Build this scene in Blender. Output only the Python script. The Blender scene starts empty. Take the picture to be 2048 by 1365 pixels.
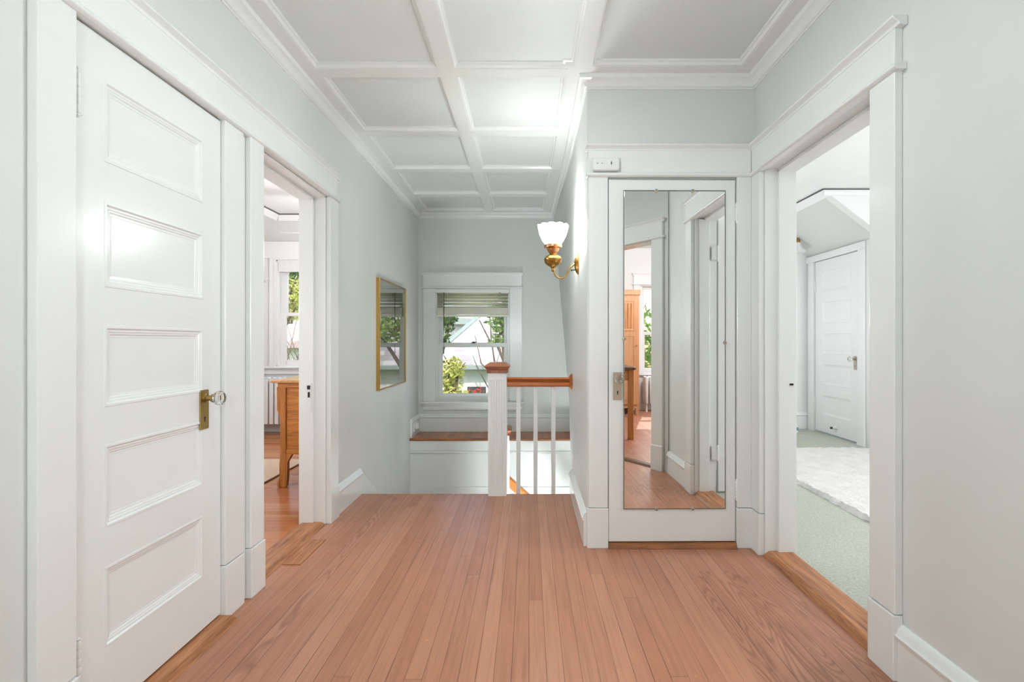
import bpy, bmesh, math, random
from mathutils import Vector, Matrix
random.seed(11)
PI = math.pi
sc = bpy.context.scene
COL = sc.collection

# ------------------------------------------------------------------ materials
def lin(c):
    return tuple(((v/255)/12.92 if v/255 <= .04045 else (((v/255)+.055)/1.055)**2.4) for v in c)

class NT:
    def __init__(s, name):
        s.m = bpy.data.materials.new(name); s.m.use_nodes = True
        s.t = s.m.node_tree; s.t.nodes.clear()
        s.out = s.n('ShaderNodeOutputMaterial')
    def n(s, typ, **kw):
        nd = s.t.nodes.new(typ)
        for k, v in kw.items(): setattr(nd, k, v)
        return nd
    def l(s, a, b): s.t.links.new(a, b)
    def put(s, sock, v):
        if hasattr(v, 'is_output'): s.l(v, sock)
        else: sock.default_value = v
    def math(s, op, a, b=None, c=None):
        nd = s.n('ShaderNodeMath', operation=op)
        s.put(nd.inputs[0], a)
        if b is not None: s.put(nd.inputs[1], b)
        if c is not None: s.put(nd.inputs[2], c)
        return nd.outputs[0]
    def mixc(s, f, a, b, mode='MIX'):
        nd = s.n('ShaderNodeMix', data_type='RGBA', blend_type=mode)
        s.put(nd.inputs[0], f)
        s.put(nd.inputs[6], a if hasattr(a, 'is_output') else (*a, 1))
        s.put(nd.inputs[7], b if hasattr(b, 'is_output') else (*b, 1))
        return nd.outputs[2]
    def noise(s, vec, scale=5, detail=3, rough=.5, dist=0):
        nd = s.n('ShaderNodeTexNoise')
        if vec is not None: s.l(vec, nd.inputs['Vector'])
        nd.inputs['Scale'].default_value = scale; nd.inputs['Detail'].default_value = detail
        nd.inputs['Roughness'].default_value = rough; nd.inputs['Distortion'].default_value = dist
        return nd.outputs['Fac']
    def coords(s): return s.n('ShaderNodeTexCoord').outputs['Object']
    def comb(s, x, y, z):
        nd = s.n('ShaderNodeCombineXYZ')
        for i, v in enumerate((x, y, z)): s.put(nd.inputs[i], v)
        return nd.outputs[0]
    def ramp(s, f, lo, hi):
        nd = s.n('ShaderNodeMapRange'); s.put(nd.inputs[0], f)
        nd.inputs[1].default_value = lo; nd.inputs[2].default_value = hi
        return nd.outputs[0]
    def bsdf(s, color, rough=.5, metal=0., bump=None, bstr=.1, bdist=.01, coat=0., spec=None):
        b = s.n('ShaderNodeBsdfPrincipled')
        s.put(b.inputs['Base Color'], color if hasattr(color, 'is_output') else (*color, 1))
        s.put(b.inputs['Roughness'], rough); b.inputs['Metallic'].default_value = metal
        if coat: b.inputs['Coat Weight'].default_value = coat; b.inputs['Coat Roughness'].default_value = .15
        if spec is not None: b.inputs['Specular IOR Level'].default_value = spec
        if bump is not None:
            bp = s.n('ShaderNodeBump'); bp.inputs['Strength'].default_value = bstr; bp.inputs['Distance'].default_value = bdist
            s.l(bump, bp.inputs['Height']); s.l(bp.outputs[0], b.inputs['Normal'])
        return b.outputs[0]
    def done(s, sh): s.l(sh, s.out.inputs['Surface']); return s.m

def paint(name, c, rough, nscale=90, bstr=.05, var=.02):
    t = NT(name); co = t.coords()
    n = t.noise(co, nscale, 2); big = t.noise(co, 1.7, 2)
    col = t.mixc(t.ramp(big, .3, .7), tuple(v*(1-var) for v in c), tuple(min(1, v*(1+var)) for v in c))
    return t.done(t.bsdf(col, rough, bump=n, bstr=bstr, bdist=.004))

def plain(name, c, rough=.5, metal=0, spec=None, var=.06):
    t = NT(name); n = t.noise(t.coords(), 25, 2)
    col = t.mixc(n, tuple(v*(1-var) for v in c), tuple(min(1, v*(1+var)) for v in c))
    return t.done(t.bsdf(col, rough, metal, spec=spec))

def wood(name, c1, c2, axis='x', rough=.35, scale=1.):
    t = NT(name); co = t.coords()
    sp = t.n('ShaderNodeSeparateXYZ'); t.l(co, sp.inputs[0])
    f = {'x': (3, 45, 45), 'y': (45, 3, 45), 'z': (45, 45, 3)}[axis]
    v = t.comb(*[t.math('MULTIPLY', sp.outputs[i], f[i]*scale) for i in range(3)])
    n = t.noise(v, 1., 4, .6, .4)
    fine = t.noise(v, 4., 2, .6)
    g = t.math('MULTIPLY_ADD', fine, .35, t.math('MULTIPLY', n, .75))
    col = t.mixc(t.ramp(g, .35, .75), c1, c2)
    return t.done(t.bsdf(col, rough, bump=g, bstr=.08, bdist=.004))

def planks(name, ca, cb, cdark, w, L, rough=.3, axis='y', heavy=.12, worn=None):
    """narrow strip flooring: board index, staggered ends, grain, seams"""
    t = NT(name); co = t.coords()
    sp = t.n('ShaderNodeSeparateXYZ'); t.l(co, sp.inputs[0])
    x, y = (sp.outputs[0], sp.outputs[1]) if axis == 'y' else (sp.outputs[1], sp.outputs[0])
    xi = t.math('DIVIDE', x, w)
    idx = t.math('FLOOR', xi); fx = t.math('FRACT', xi)
    wn = t.n('ShaderNodeTexWhiteNoise', noise_dimensions='1D'); t.l(idx, wn.inputs['W'])
    r1 = wn.outputs['Value']
    yo = t.math('DIVIDE', t.math('ADD', y, t.math('MULTIPLY', r1, 7.3)), L)
    idy = t.math('FLOOR', yo); fy = t.math('FRACT', yo)
    wn2 = t.n('ShaderNodeTexWhiteNoise', noise_dimensions='2D'); t.l(t.comb(idx, idy, 0), wn2.inputs['Vector'])
    r2 = wn2.outputs['Value']
    wn3 = t.n('ShaderNodeTexWhiteNoise', noise_dimensions='3D'); t.l(t.comb(idx, idy, 3.), wn3.inputs['Vector'])
    r3 = wn3.outputs['Value']
    off = t.math('MULTIPLY', r2, 37.)
    gv = t.comb(t.math('MULTIPLY', x, 70.), t.math('MULTIPLY', t.math('ADD', y, off), 2.2), off)
    grain = t.noise(gv, 1., 4, .62, .3)
    # contour (cathedral) grain, strong only on a few boards
    cv = t.comb(t.math('MULTIPLY', x, 9.), t.math('MULTIPLY', t.math('ADD', y, off), 1.5), off)
    cn = t.noise(cv, 1., 1, .4, .2)
    con = t.math('ABSOLUTE', t.math('SUBTRACT', t.math('FRACT', t.math('MULTIPLY', cn, 17.)), .5))
    con = t.ramp(con, .0, .32)
    strong = t.ramp(r3, 1-heavy-.02, 1-heavy+.02)
    if worn:   # a patch of boards sanded into raised grain
        jy = t.math('ADD', y, t.math('MULTIPLY', r1, .18))
        inx = t.math('MULTIPLY', t.math('GREATER_THAN', x, worn[0]), t.math('LESS_THAN', x, worn[1]))
        iny = t.math('MULTIPLY', t.math('GREATER_THAN', jy, worn[2]), t.math('LESS_THAN', jy, worn[3]))
        strong = t.math('MAXIMUM', strong, t.math('MULTIPLY', t.math('MULTIPLY', inx, iny), t.math('GREATER_THAN', r1, .35)))
    col = t.mixc(r2, ca, cb)
    col = t.mixc(t.math('MULTIPLY', t.ramp(grain, .45, .72), .42), col, cdark)
    cfac = t.math('MULTIPLY', t.math('SUBTRACT', 1., con), t.math('MULTIPLY_ADD', strong, .6, .015))
    col = t.mixc(cfac, col, cdark)
    wear = t.noise(co, 2.3, 4, .6)
    col = t.mixc(t.math('MULTIPLY', t.ramp(wear, .52, .75), .28), col, tuple(min(1, v*1.5) for v in ca))
    scr = t.noise(t.comb(t.math('MULTIPLY', x, 24.), t.math('MULTIPLY', y, 9.), 0), 3., 2, .5, 1.2)
    col = t.mixc(t.math('MULTIPLY', t.ramp(scr, .72, .78), .35), col, tuple(min(1, v*2.0) for v in ca))
    gap = t.noise(t.comb(idx, t.math('MULTIPLY', y, 1.3), 0), 1., 2)
    sw = t.math('MULTIPLY_ADD', t.ramp(gap, .35, .7), .022, .008)
    seam = t.math('LESS_THAN', t.math('MINIMUM', fx, t.math('SUBTRACT', 1., fx)), sw)
    ends = t.math('MULTIPLY', t.math('LESS_THAN', t.math('MINIMUM', fy, t.math('SUBTRACT', 1., fy)), .0003), .6)
    sm = t.math('MAXIMUM', seam, ends)
    col = t.mixc(t.math('MULTIPLY', sm, t.math('MULTIPLY_ADD', gap, .9, .25)), col, tuple(v*.28 for v in cdark))
    rg = t.math('ADD', t.math('MULTIPLY', t.noise(co, 6., 3), .22), rough-.1)
    hgt = t.math('SUBTRACT', t.math('MULTIPLY', grain, .25), t.math('ADD', sm, t.math('MULTIPLY', cfac, .5)))
    # gentle cupping of every board
    cup = t.math('MULTIPLY', t.math('POWER', t.math('SUBTRACT', fx, .5), 2.), .7)
    hgt = t.math('ADD', hgt, cup)
    return t.done(t.bsdf(col, rg, bump=hgt, bstr=.22, bdist=.003))

def glassy(name, tint=(1, 1, 1), boost=1.7):
    t = NT(name)
    fr = t.n('ShaderNodeFresnel'); fr.inputs[0].default_value = 1.5
    tr = t.n('ShaderNodeBsdfTransparent'); tr.inputs[0].default_value = (*tint, 1)
    gl = t.n('ShaderNodeBsdfGlossy'); gl.inputs['Roughness'].default_value = .0
    mx = t.n('ShaderNodeMixShader')
    f = t.math('MINIMUM', t.math('MULTIPLY', fr.outputs[0], boost), 1.)
    # only the outer side of the pane reflects (one skin)
    t.l(f, mx.inputs[0]); t.l(tr.outputs[0], mx.inputs[1]); t.l(gl.outputs[0], mx.inputs[2])
    return t.done(mx.outputs[0])

M = {}
M['wall'] = paint('wall_paint', (.72, .728, .70), .45, 110, .05)
M['ceil'] = paint('ceiling_paint', (.76, .785, .765), .5, 110, .04)
M['trim'] = paint('trim_paint', (.835, .84, .82), .2, 30, .05, .01)
M['bright'] = paint('bedroom_paint', (.80, .80, .785), .5, 110, .04)
M['brighttrim'] = paint('bedroom_trim_paint', (.86, .86, .855), .25, 30, .04, .01)
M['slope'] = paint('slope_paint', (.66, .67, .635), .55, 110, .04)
M['floor'] = planks('hall_fir_floor', lin((172, 114, 86)), lin((190, 134, 106)), lin((128, 78, 56)), .0615, 6.5, .335, 'y', .05, (.78, 1.26, 1.75, 2.62))
M['bedfloor'] = planks('bedroom_oak_floor', lin((186, 112, 66)), lin((206, 140, 92)), lin((140, 78, 40)), .058, 1.7, .2, 'x', .05)
M['seatwood'] = planks('seat_fir_boards', lin((160, 98, 64)), lin((190, 128, 92)), lin((110, 62, 38)), .062, 3., .35)
M['thresh'] = wood('threshold_oak', lin((120, 66, 34)), lin((206, 140, 92)), 'y', .4)
M['threshx'] = wood('threshold_oak_across', lin((92, 50, 24)), lin((176, 108, 60)), 'x', .4)
M['railx'] = wood('handrail_fir', lin((136, 66, 22)), lin((190, 106, 52)), 'x', .22)
M['capwood'] = wood('newel_cap_fir', lin((140, 80, 54)), lin((178, 112, 80)), 'x', .28)
M['oakz'] = wood('oak_upright', lin((150, 88, 34)), lin((206, 138, 72)), 'z', .3)
M['oakx'] = wood('oak_panel', lin((150, 84, 28)), lin((214, 144, 72)), 'x', .3)
M['oaktop'] = wood('oak_top', lin((190, 130, 76)), lin((222, 172, 118)), 'y', .25)
M['wardz'] = wood('wardrobe_oak', lin((184, 126, 84)), lin((212, 162, 118)), 'z', .35)
M['darkwood'] = wood('dark_wood', lin((70, 44, 28)), lin((110, 72, 44)), 'x', .4)
t = NT('aged_brass'); vo = t.n('ShaderNodeTexVoronoi'); vo.inputs['Scale'].default_value = 95; t.l(t.coords(), vo.inputs['Vector'])
nz = t.noise(t.coords(), 60, 2); cc = t.mixc(nz, lin((132, 98, 46)), lin((190, 148, 80)))
M['brass'] = t.done(t.bsdf(cc, .32, 1, bump=vo.outputs['Distance'], bstr=.25, bdist=.004))
M['brassplate'] = plain('brass_plate', lin((168, 140, 84)), .38, .9)
M['copper'] = plain('bright_brass', lin((206, 150, 104)), .25, 1)
M['nickel'] = plain('worn_nickel_plate', lin((186, 176, 160)), .35, .8)
M['keyhole'] = plain('keyhole_black', (.01, .01, .01), .6)
M['gold'] = plain('thin_gold_frame', lin((176, 140, 78)), .35, .8)
M['mat'] = plain('pale_print', lin((206, 204, 180)), .8)
M['mat2'] = plain('print_field', lin((190, 190, 168)), .8)
M['darkstrip'] = plain('dark_strip', (.12, .12, .115), .8)  # dark colour for the painted ceiling gap shade and the mirror edge
M['plastic'] = plain('white_plastic', (.80, .80, .78), .35)
M['plastic2'] = plain('white_plastic_box', (.68, .68, .65), .4)
M['grey'] = plain('grey_marks', (.12, .12, .12), .5)
M['rubber'] = plain('dark_rubber', (.05, .05, .045), .7)
M['radiator'] = plain('radiator_enamel', (.80, .80, .79), .3)
M['blackmetal'] = plain('black_iron', (.03, .03, .03), .5)
M['glass'] = glassy('window_glass')
M['picglass'] = glassy('picture_glass', (1, 1, 1), 2.0)
M['rug'] = paint('tan_rug', lin((214, 186, 160)), .95, 160, .5)
M['creamsolid'] = plain('cream_slat_stack', lin((240, 236, 220)), .5)
M['bottle_blue'] = plain('blue_label', lin((120, 150, 170)), .4)
t = NT('mirror_silver'); M['mirror'] = t.done(t.bsdf((.90, .91, .89), .0, 1.))
t = NT('clear_knob_glass'); b = t.n('ShaderNodeBsdfPrincipled'); b.inputs['Transmission Weight'].default_value = 1
b.inputs['Roughness'].default_value = .02; b.inputs['IOR'].default_value = 1.5; b.inputs['Base Color'].default_value = (.97, .97, .95, 1)
M['knobglass'] = t.done(b.outputs[0])
# cream slats: light passes through a little
t = NT('cream_slats'); d = t.n('ShaderNodeBsdfDiffuse'); tl = t.n('ShaderNodeBsdfTranslucent'); mx = t.n('ShaderNodeMixShader')
nn = t.noise(t.coords(), 3, 2); cc = t.mixc(nn, lin((244, 240, 222)), lin((248, 246, 232)))
t.l(cc, d.inputs[0]); t.l(cc, tl.inputs[0]); mx.inputs[0].default_value = .62
t.l(d.outputs[0], mx.inputs[1]); t.l(tl.outputs[0], mx.inputs[2]); M['slat'] = t.done(mx.outputs[0])
# lit lamp glass
def litglass(name, e):
    t = NT(name); b = t.n('ShaderNodeBsdfPrincipled')
    b.inputs['Base Color'].default_value = (.92, .92, .92, 1); b.inputs['Roughness'].default_value = .25
    b.inputs['Emission Color'].default_value = (.92, 1, 1, 1); b.inputs['Emission Strength'].default_value = e
    tr = t.n('ShaderNodeBsdfTranslucent'); tr.inputs[0].default_value = (.95, .95, .95, 1)
    mx = t.n('ShaderNodeMixShader'); mx.inputs[0].default_value = .45
    t.l(b.outputs[0], mx.inputs[1]); t.l(tr.outputs[0], mx.inputs[2])
    return t.done(mx.outputs[0])
M['shade'] = litglass('lit_ribbed_shade', 45)
M['globe'] = litglass('lit_opal_globe', 6.)  # glow of the added lamps and the fan bowl
M['tulip'] = litglass('opal_tulip', .0)
# carpet & shag
t = NT('sage_carpet'); co = t.coords(); n1 = t.noise(co, 75, 4, .8); n2 = t.noise(co, 7, 4, .6)
col = t.mixc(t.ramp(n1, .3, .7), lin((182, 185, 168)), lin((232, 233, 222)))
col = t.mixc(t.math('MULTIPLY', n2, .4), col, lin((196, 202, 184)))
M['carpet'] = t.done(t.bsdf(col, .95, bump=n1, bstr=.8, bdist=.02, spec=.1))
t = NT('white_shag'); n1 = t.noise(t.coords(), 60, 3, .7); n2 = t.noise(t.coords(), 9, 3)
col = t.mixc(t.ramp(n2, .35, .7), lin((250, 248, 244)), lin((240, 236, 230)))
M['shag'] = t.done(t.bsdf(col, .95, bump=n1, bstr=.8, bdist=.03, spec=.1))
# outdoors
def leaf(name, c1, c2):
    t = NT(name); n = t.noise(t.coords(), 4.5, 3)
    cc = t.mixc(t.ramp(n, .3, .7), c1, c2)
    d = t.n('ShaderNodeBsdfDiffuse'); tl = t.n('ShaderNodeBsdfTranslucent'); mx = t.n('ShaderNodeMixShader')
    mx.inputs[0].default_value = .4
    t.l(cc, d.inputs[0]); t.l(cc, tl.inputs[0]); t.l(d.outputs[0], mx.inputs[1]); t.l(tl.outputs[0], mx.inputs[2])
    return t.done(mx.outputs[0])
M['leafy'] = leaf('yellow_green_leaves', lin((176, 182, 96)), lin((226, 226, 150)))
M['leafg'] = leaf('green_leaves', lin((112, 144, 72)), lin((172, 196, 118)))
M['leafd'] = leaf('dark_leaves', lin((58, 88, 52)), lin((122, 152, 86)))
M['leafr'] = leaf('red_petals', lin((220, 70, 70)), lin((236, 120, 116)))
M['bark'] = wood('bark', lin((74, 62, 52)), lin((120, 106, 94)), 'z', .9)
def rows(name, c1, c2, h, wd, vertical_axis=2):
    t = NT(name); co = t.coords(); sp = t.n('ShaderNodeSeparateXYZ'); t.l(co, sp.inputs[0])
    z = t.math('DIVIDE', sp.outputs[vertical_axis], h); row = t.math('FLOOR', z); fz = t.math('FRACT', z)
    xx = t.math('ADD', t.math('DIVIDE', sp.outputs[0], wd), t.math('MULTIPLY', row, .37))
    wn = t.n('ShaderNodeTexWhiteNoise', noise_dimensions='2D'); t.l(t.comb(t.math('FLOOR', xx), row, 0), wn.inputs['Vector'])
    col = t.mixc(wn.outputs['Value'], c1, c2)
    edge = t.math('LESS_THAN', fz, .12)
    col = t.mixc(t.math('MULTIPLY', edge, .35), col, tuple(v*.5 for v in c1))
    return t.done(t.bsdf(col, .85))
M['shingle'] = rows('pale_roof_shingles', lin((150, 147, 146)), lin((196, 193, 192)), .13, .3)
M['brownroof'] = rows('tan_roof_shingles', lin((190, 168, 154)), lin((214, 194, 180)), .12, .3)
M['siding'] = rows('white_shingle_siding', lin((214, 214, 212)), lin((236, 236, 234)), .13, .22)
M['fascia'] = plain('grey_green_fascia', lin((140, 154, 150)), .7)
M['housewhite'] = plain('white_house_trim', (.82, .82, .82), .5)
M['lawn'] = paint('lawn', lin((110, 136, 76)), .95, 20, .3)
t = NT('dark_pane'); M['darkpane'] = t.done(t.bsdf(lin((70, 78, 82)), .05))
M['paleblind'] = plain('pale_blind_behind_pane', lin((216, 226, 226)), .4)

# ------------------------------------------------------------------ mesh helpers
class MB:
    def __init__(s, mat=None): s.v = []; s.f = []; s.M = mat
    def pt(s, p): s.v.append(Vector(p)); return len(s.v)-1
    def face(s, pts): s.f.append([s.pt(p) for p in pts])
    def box(s, x0, x1, y0, y1, z0, z1):
        if x0 > x1: x0, x1 = x1, x0
        if y0 > y1: y0, y1 = y1, y0
        i = len(s.v)
        for x in (x0, x1):
            for y in (y0, y1):
                for z in (z0, z1): s.v.append(Vector((x, y, z)))
        for q in ((0, 1, 3, 2), (4, 6, 7, 5), (0, 4, 5, 1), (2, 3, 7, 6), (0, 2, 6, 4), (1, 5, 7, 3)):
            s.f.append([i+k for k in q])
        return s
    def hexa(s, p):   # 8 points: bottom ring 4, top ring 4
        i = len(s.v)
        for q in p: s.v.append(Vector(q))
        for q in ((0, 3, 2, 1), (4, 5, 6, 7), (0, 1, 5, 4), (1, 2, 6, 5), (2, 3, 7, 6), (3, 0, 4, 7)):
            s.f.append([i+k for k in q])
        return s
    def prism(s, axis, a, b, pts):
        """polygon pts in the two other axes (in xyz order), extruded from a to b along axis"""
        k = 'xyz'.index(axis); n = len(pts); i = len(s.v)
        for c in (a, b):
            for p in pts:
                q = list(p); q.insert(k, c); s.v.append(Vector(q))
        s.f.append([i+j for j in range(n)]); s.f.append([i+n+j for j in range(n)][::-1])
        for j in range(n):
            s.f.append([i+j, i+(j+1) % n, i+n+(j+1) % n, i+n+j])
        return s
    def sweep(s, path, prof, close=False):
        """profile (o,z) offset to the LEFT of an xy path, mitred"""
        n = len(path); P = [Vector((p[0], p[1])) for p in path]; zb = [p[2] if len(p) > 2 else 0 for p in path]
        rings = []
        for j in range(n):
            d1 = (P[j]-P[j-1]).normalized() if (j > 0 or close) else None
            d2 = (P[(j+1) % n]-P[j]).normalized() if (j < n-1 or close) else None
            d1 = d1 or d2; d2 = d2 or d1
            n1 = Vector((-d1.y, d1.x)); n2 = Vector((-d2.y, d2.x))
            m = (n1+n2).normalized(); m = m/max(.2, m.dot(n1))
            rings.append([s.pt((P[j].x+m.x*o, P[j].y+m.y*o, zb[j]+z)) for o, z in prof])
        k = len(prof)
        for j in range(n if close else n-1):
            a, b = rings[j], rings[(j+1) % n]
            for q in range(k): s.f.append([a[q], a[(q+1) % k], b[(q+1) % k], b[q]])
        if not close: s.f.append(rings[0][:]); s.f.append(rings[-1][::-1])
        return s
    def lathe(s, c, prof, seg=24, axis='z', cap=True, mod=None):
        rings = []
        for j, (r, h) in enumerate(prof):
            ring = []
            for k in range(seg):
                a = 2*PI*k/seg
                rr, hh = (r, h) if mod is None else mod(r, h, a, j/(len(prof)-1))
                x, y = rr*math.cos(a), rr*math.sin(a)
                p = {'z': (x, y, hh), 'x': (hh, x, y), 'y': (x, hh, y)}[axis]
                ring.append(s.pt((c[0]+p[0], c[1]+p[1], c[2]+p[2])))
            rings.append(ring)
        for a, b in zip(rings, rings[1:]):
            for k in range(seg): s.f.append([a[k], a[(k+1) % seg], b[(k+1) % seg], b[k]])
        if cap:
            s.f.append(rings[0][::-1]); s.f.append(rings[-1][:])
        return s
    def tube(s, pts, r, seg=10):
        P = [Vector(p) for p in pts]; rings = []; up = Vector((0, 0, 1))
        R = r if isinstance(r, (list, tuple)) else [r]*len(P)
        for j, p in enumerate(P):
            d = (P[min(j+1, len(P)-1)]-P[max(j-1, 0)]).normalized()
            a = d.cross(up)
            if a.length < 1e-3: a = d.cross(Vector((1, 0, 0)))
            a.normalize(); b = d.cross(a)
            rings.append([s.pt(p+(a*math.cos(2*PI*k/seg)+b*math.sin(2*PI*k/seg))*R[j]) for k in range(seg)])
        for a, b in zip(rings, rings[1:]):
            for k in range(seg): s.f.append([a[k], a[(k+1) % seg], b[(k+1) % seg], b[k]])
        s.f.append(rings[0][::-1]); s.f.append(rings[-1][:])
        return s
    def frame(s, o, ux, uz, nn, w, h, prof, fill=True):
        """mitred rectangular moulding: prof = [(inset, out)...]; fill closes the inner rectangle"""
        o, ux, uz, nn = Vector(o), Vector(ux), Vector(uz), Vector(nn); loops = []
        for ins, out in prof:
            loops.append([s.pt(o+ux*a+uz*b+nn*out) for a, b in
                          ((ins, ins), (w-ins, ins), (w-ins, h-ins), (ins, h-ins))])
        for a, b in zip(loops, loops[1:]):
            for k in range(4): s.f.append([a[k], a[(k+1) % 4], b[(k+1) % 4], b[k]])
        if fill: s.f.append(loops[-1][:])
        return s
    def build(s, name, mat, parent=None, bevel=0., smooth=False, solid=0.):
        me = bpy.data.meshes.new(name)
        vs = [(s.M @ v) if s.M is not None else v for v in s.v]
        if parent is not None:
            inv = wm(parent).inverted(); vs = [inv @ v for v in vs]
        me.from_pydata([tuple(v) for v in vs], [], s.f)
        bm = bmesh.new(); bm.from_mesh(me)
        bmesh.ops.remove_doubles(bm, verts=bm.verts, dist=1e-6)
        bmesh.ops.recalc_face_normals(bm, faces=bm.faces)
        bm.to_mesh(me); bm.free()
        ob = bpy.data.objects.new(name, me); COL.objects.link(ob)
        me.materials.append(mat if not isinstance(mat, str) else M[mat])
        if smooth:
            me.polygons.foreach_set('use_smooth', [True]*len(me.polygons))
            try: me.set_sharp_from_angle(angle=math.radians(38))
            except Exception: pass
        if parent is not None: ob.parent = parent
        if solid:
            m = ob.modifiers.new('s', 'SOLIDIFY'); m.thickness = solid; m.offset = 0
        if bevel:
            m = ob.modifiers.new('b', 'BEVEL'); m.width = bevel; m.segments = 2; m.limit_method = 'ANGLE'; m.angle_limit = .6
        return ob

def wm(o):
    m = Matrix.LocRotScale(o.location, o.rotation_euler, o.scale)
    return (wm(o.parent) @ m) if o.parent else m
def L(origin, s, t):
    """local frame: s along the wall, t out of the room, z up"""
    s, t = Vector(s), Vector(t)
    m = Matrix.Identity(4)
    for i in range(3): m[i][0] = s[i]; m[i][1] = t[i]; m[i][2] = (0, 0, 1)[i]; m[i][3] = origin[i]
    return m
def tag(o, label=None, cat=None, group=None, kind=None):
    if label: o['label'] = label
    if cat: o['category'] = cat
    if group: o['group'] = group
    if kind: o['kind'] = kind
    return o
def empty(name, loc, rz=0):
    o = bpy.data.objects.new(name, None); COL.objects.link(o); o.location = loc; o.rotation_euler = (0, 0, rz)
    o.empty_display_size = .05
    return o
def thing(name, label, cat, loc, rz=0, group=None): return tag(empty(name, loc, rz), label, cat, group)
def struct(o, label, cat): return tag(o, label, cat, None, 'structure')

# ------------------------------------------------------------------ main dimensions (metres; camera at 0,0,1.165 looks along +y)
CH = 1.165
XL, XR = -1.295, 1.28          # plaster of the hall's left and right walls
YM, YF = 2.84, 5.85            # closet wall, far window wall
XS = .33                       # stair wall
CE = 2.69                      # coffer panels
YE = 3.82                      # edge of the hall floor
DO = Vector((1.27, 1.2, 0)); DS = Vector((-.576, -.818, 0)); DN = Vector((-.818, .576, 0))   # diagonal wall

# ---- floors
f = MB()
f.box(-1.40, 3.3, -2.9, 1.12, -.12, 0); f.box(-1.40, 1.36, 1.12, 2.90, -.12, 0); f.box(-1.40, XS, 2.90, YE-.03, -.12, 0)
fl = struct(f.build('floor', 'floor'), 'worn reddish fir strip floor of the upstairs hall', 'floor')
pb = MB(); pb.box(-1.285, -1.19, 2.60, 2.93, -.001, .004); pb.build('patch_board', 'thresh', fl, .001)
n = MB(); n.prism('x', XL, XS, [(YE-.03, 0), (YE-.005, 0), (YE, -.006), (YE+.004, -.014), (YE, -.024), (YE-.03, -.026)])
struct(n.build('trim_1', 'thresh', None, 0, True), 'rounded wooden nosing at the stair edge of the hall floor', 'stair nosing')
b = MB(); b.box(-3.7, -1.36, 2.2, 6.45, -.12, -.002)
struct(b.build('floor_left', 'bedfloor'), 'glossy orange oak floor of the left bedroom', 'floor')
b = MB(); b.box(1.40, 4.7, 1.16, 6.7, -.12, .012)
struct(b.build('floor_right', 'carpet'), 'sage green carpet covering the right bedroom floor', 'carpet floor')

# ---- hall walls
w = MB()
x0, x1 = -1.455, XL
w.box(x0, x1, -1.35, 1.395, -.12, 2.80); w.box(x0, x1, 1.395, 2.095, 2.09, 2.80); w.box(x0, x1, 2.095, 2.378, -.12, 2.80)
w.box(x0, x1, 2.378, 3.19, 2.09, 2.80); w.box(x0, x1, 3.19, 6.0, -2.6, 2.80)
struct(w.build('wall_left', 'wall'), 'pale grey plaster wall along the left of the hall', 'wall')
w = MB(); y0, y1 = YF, 6.0
WX0, WX1, WZ0, WZ1 = -1.094, -.222, .463, 1.779
w.box(XL, WX0, y0, y1, -2.6, 2.8); w.box(WX1, 1.0, y0, y1, -2.6, 2.8); w.box(WX0, WX1, y0, y1, -2.6, WZ0); w.box(WX0, WX1, y0, y1, WZ1, 2.8)
struct(w.build('wall_far', 'wall'), 'pale grey plaster wall around the stair window', 'wall')
w = MB(); w.box(XS, XS+.12, YM+.12, 3.93, -2.6, 2.8)
k = 12
for j in range(k):
    za, zb = -2.6+5.4*j/k, -2.6+5.4*(j+1)/k
    xa, xb = .53-.092*za, .53-.092*zb
    w.hexa([(XS, 3.93, za), (xa, 6.0, za), (xa+.25, 6.0, za), (XS+.12, 3.93, za), (XS, 3.93, zb), (xb, 6.0, zb), (xb+.25, 6.0, zb), (XS+.12, 3.93, zb)])
struct(w.build('wall_stair', 'wall'), 'leaning grey plaster wall right of the stairwell', 'wall')
w = MB()
DX0, DX1, DZ1 = .444, 1.172, 2.085
w.box(XS, DX0, YM, YM+.12, -.12, 2.8); w.box(DX1, 1.44, YM, YM+.12, -.12, 2.8); w.box(DX0, DX1, YM, YM+.12, DZ1, 2.8)
struct(w.build('wall_closet', 'wall'), 'grey wall holding the mirrored closet door', 'wall')
w = MB(); RY0, RY1 = 1.84, 2.72
w.box(XR, 1.44, 1.2, RY0, -.12, 2.8); w.box(XR, 1.44, RY0, RY1, 2.11, 2.8); w.box(XR, 1.44, RY1, YM, -.12, 2.8); w.box(1.34, 1.44, YM+.12, 6.7, -.12, 2.8)
struct(w.build('wall_right', 'wall'), 'pale grey wall right of the hall around the bedroom doorway', 'wall')
# diagonal wall behind the photographer's right shoulder
LD = L(DO, DS, -DN)
w = MB(LD); S0, S1 = .167, .93
w.box(0, S0, 0, .12, -.12, 2.8); w.box(S1, 3.2, 0, .12, -.12, 2.8); w.box(S0, S1, 0, .12, 2.09, 2.8)
struct(w.build('wall_diagonal', 'wall'), 'diagonal grey wall seen only in the door mirror', 'wall')
w = MB(); w.box(-1.455, -.35, -1.5, -1.35, -.12, 2.8)
struct(w.build('wall_back', 'wall'), 'short grey wall closing the hall behind the camera', 'wall')

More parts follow.
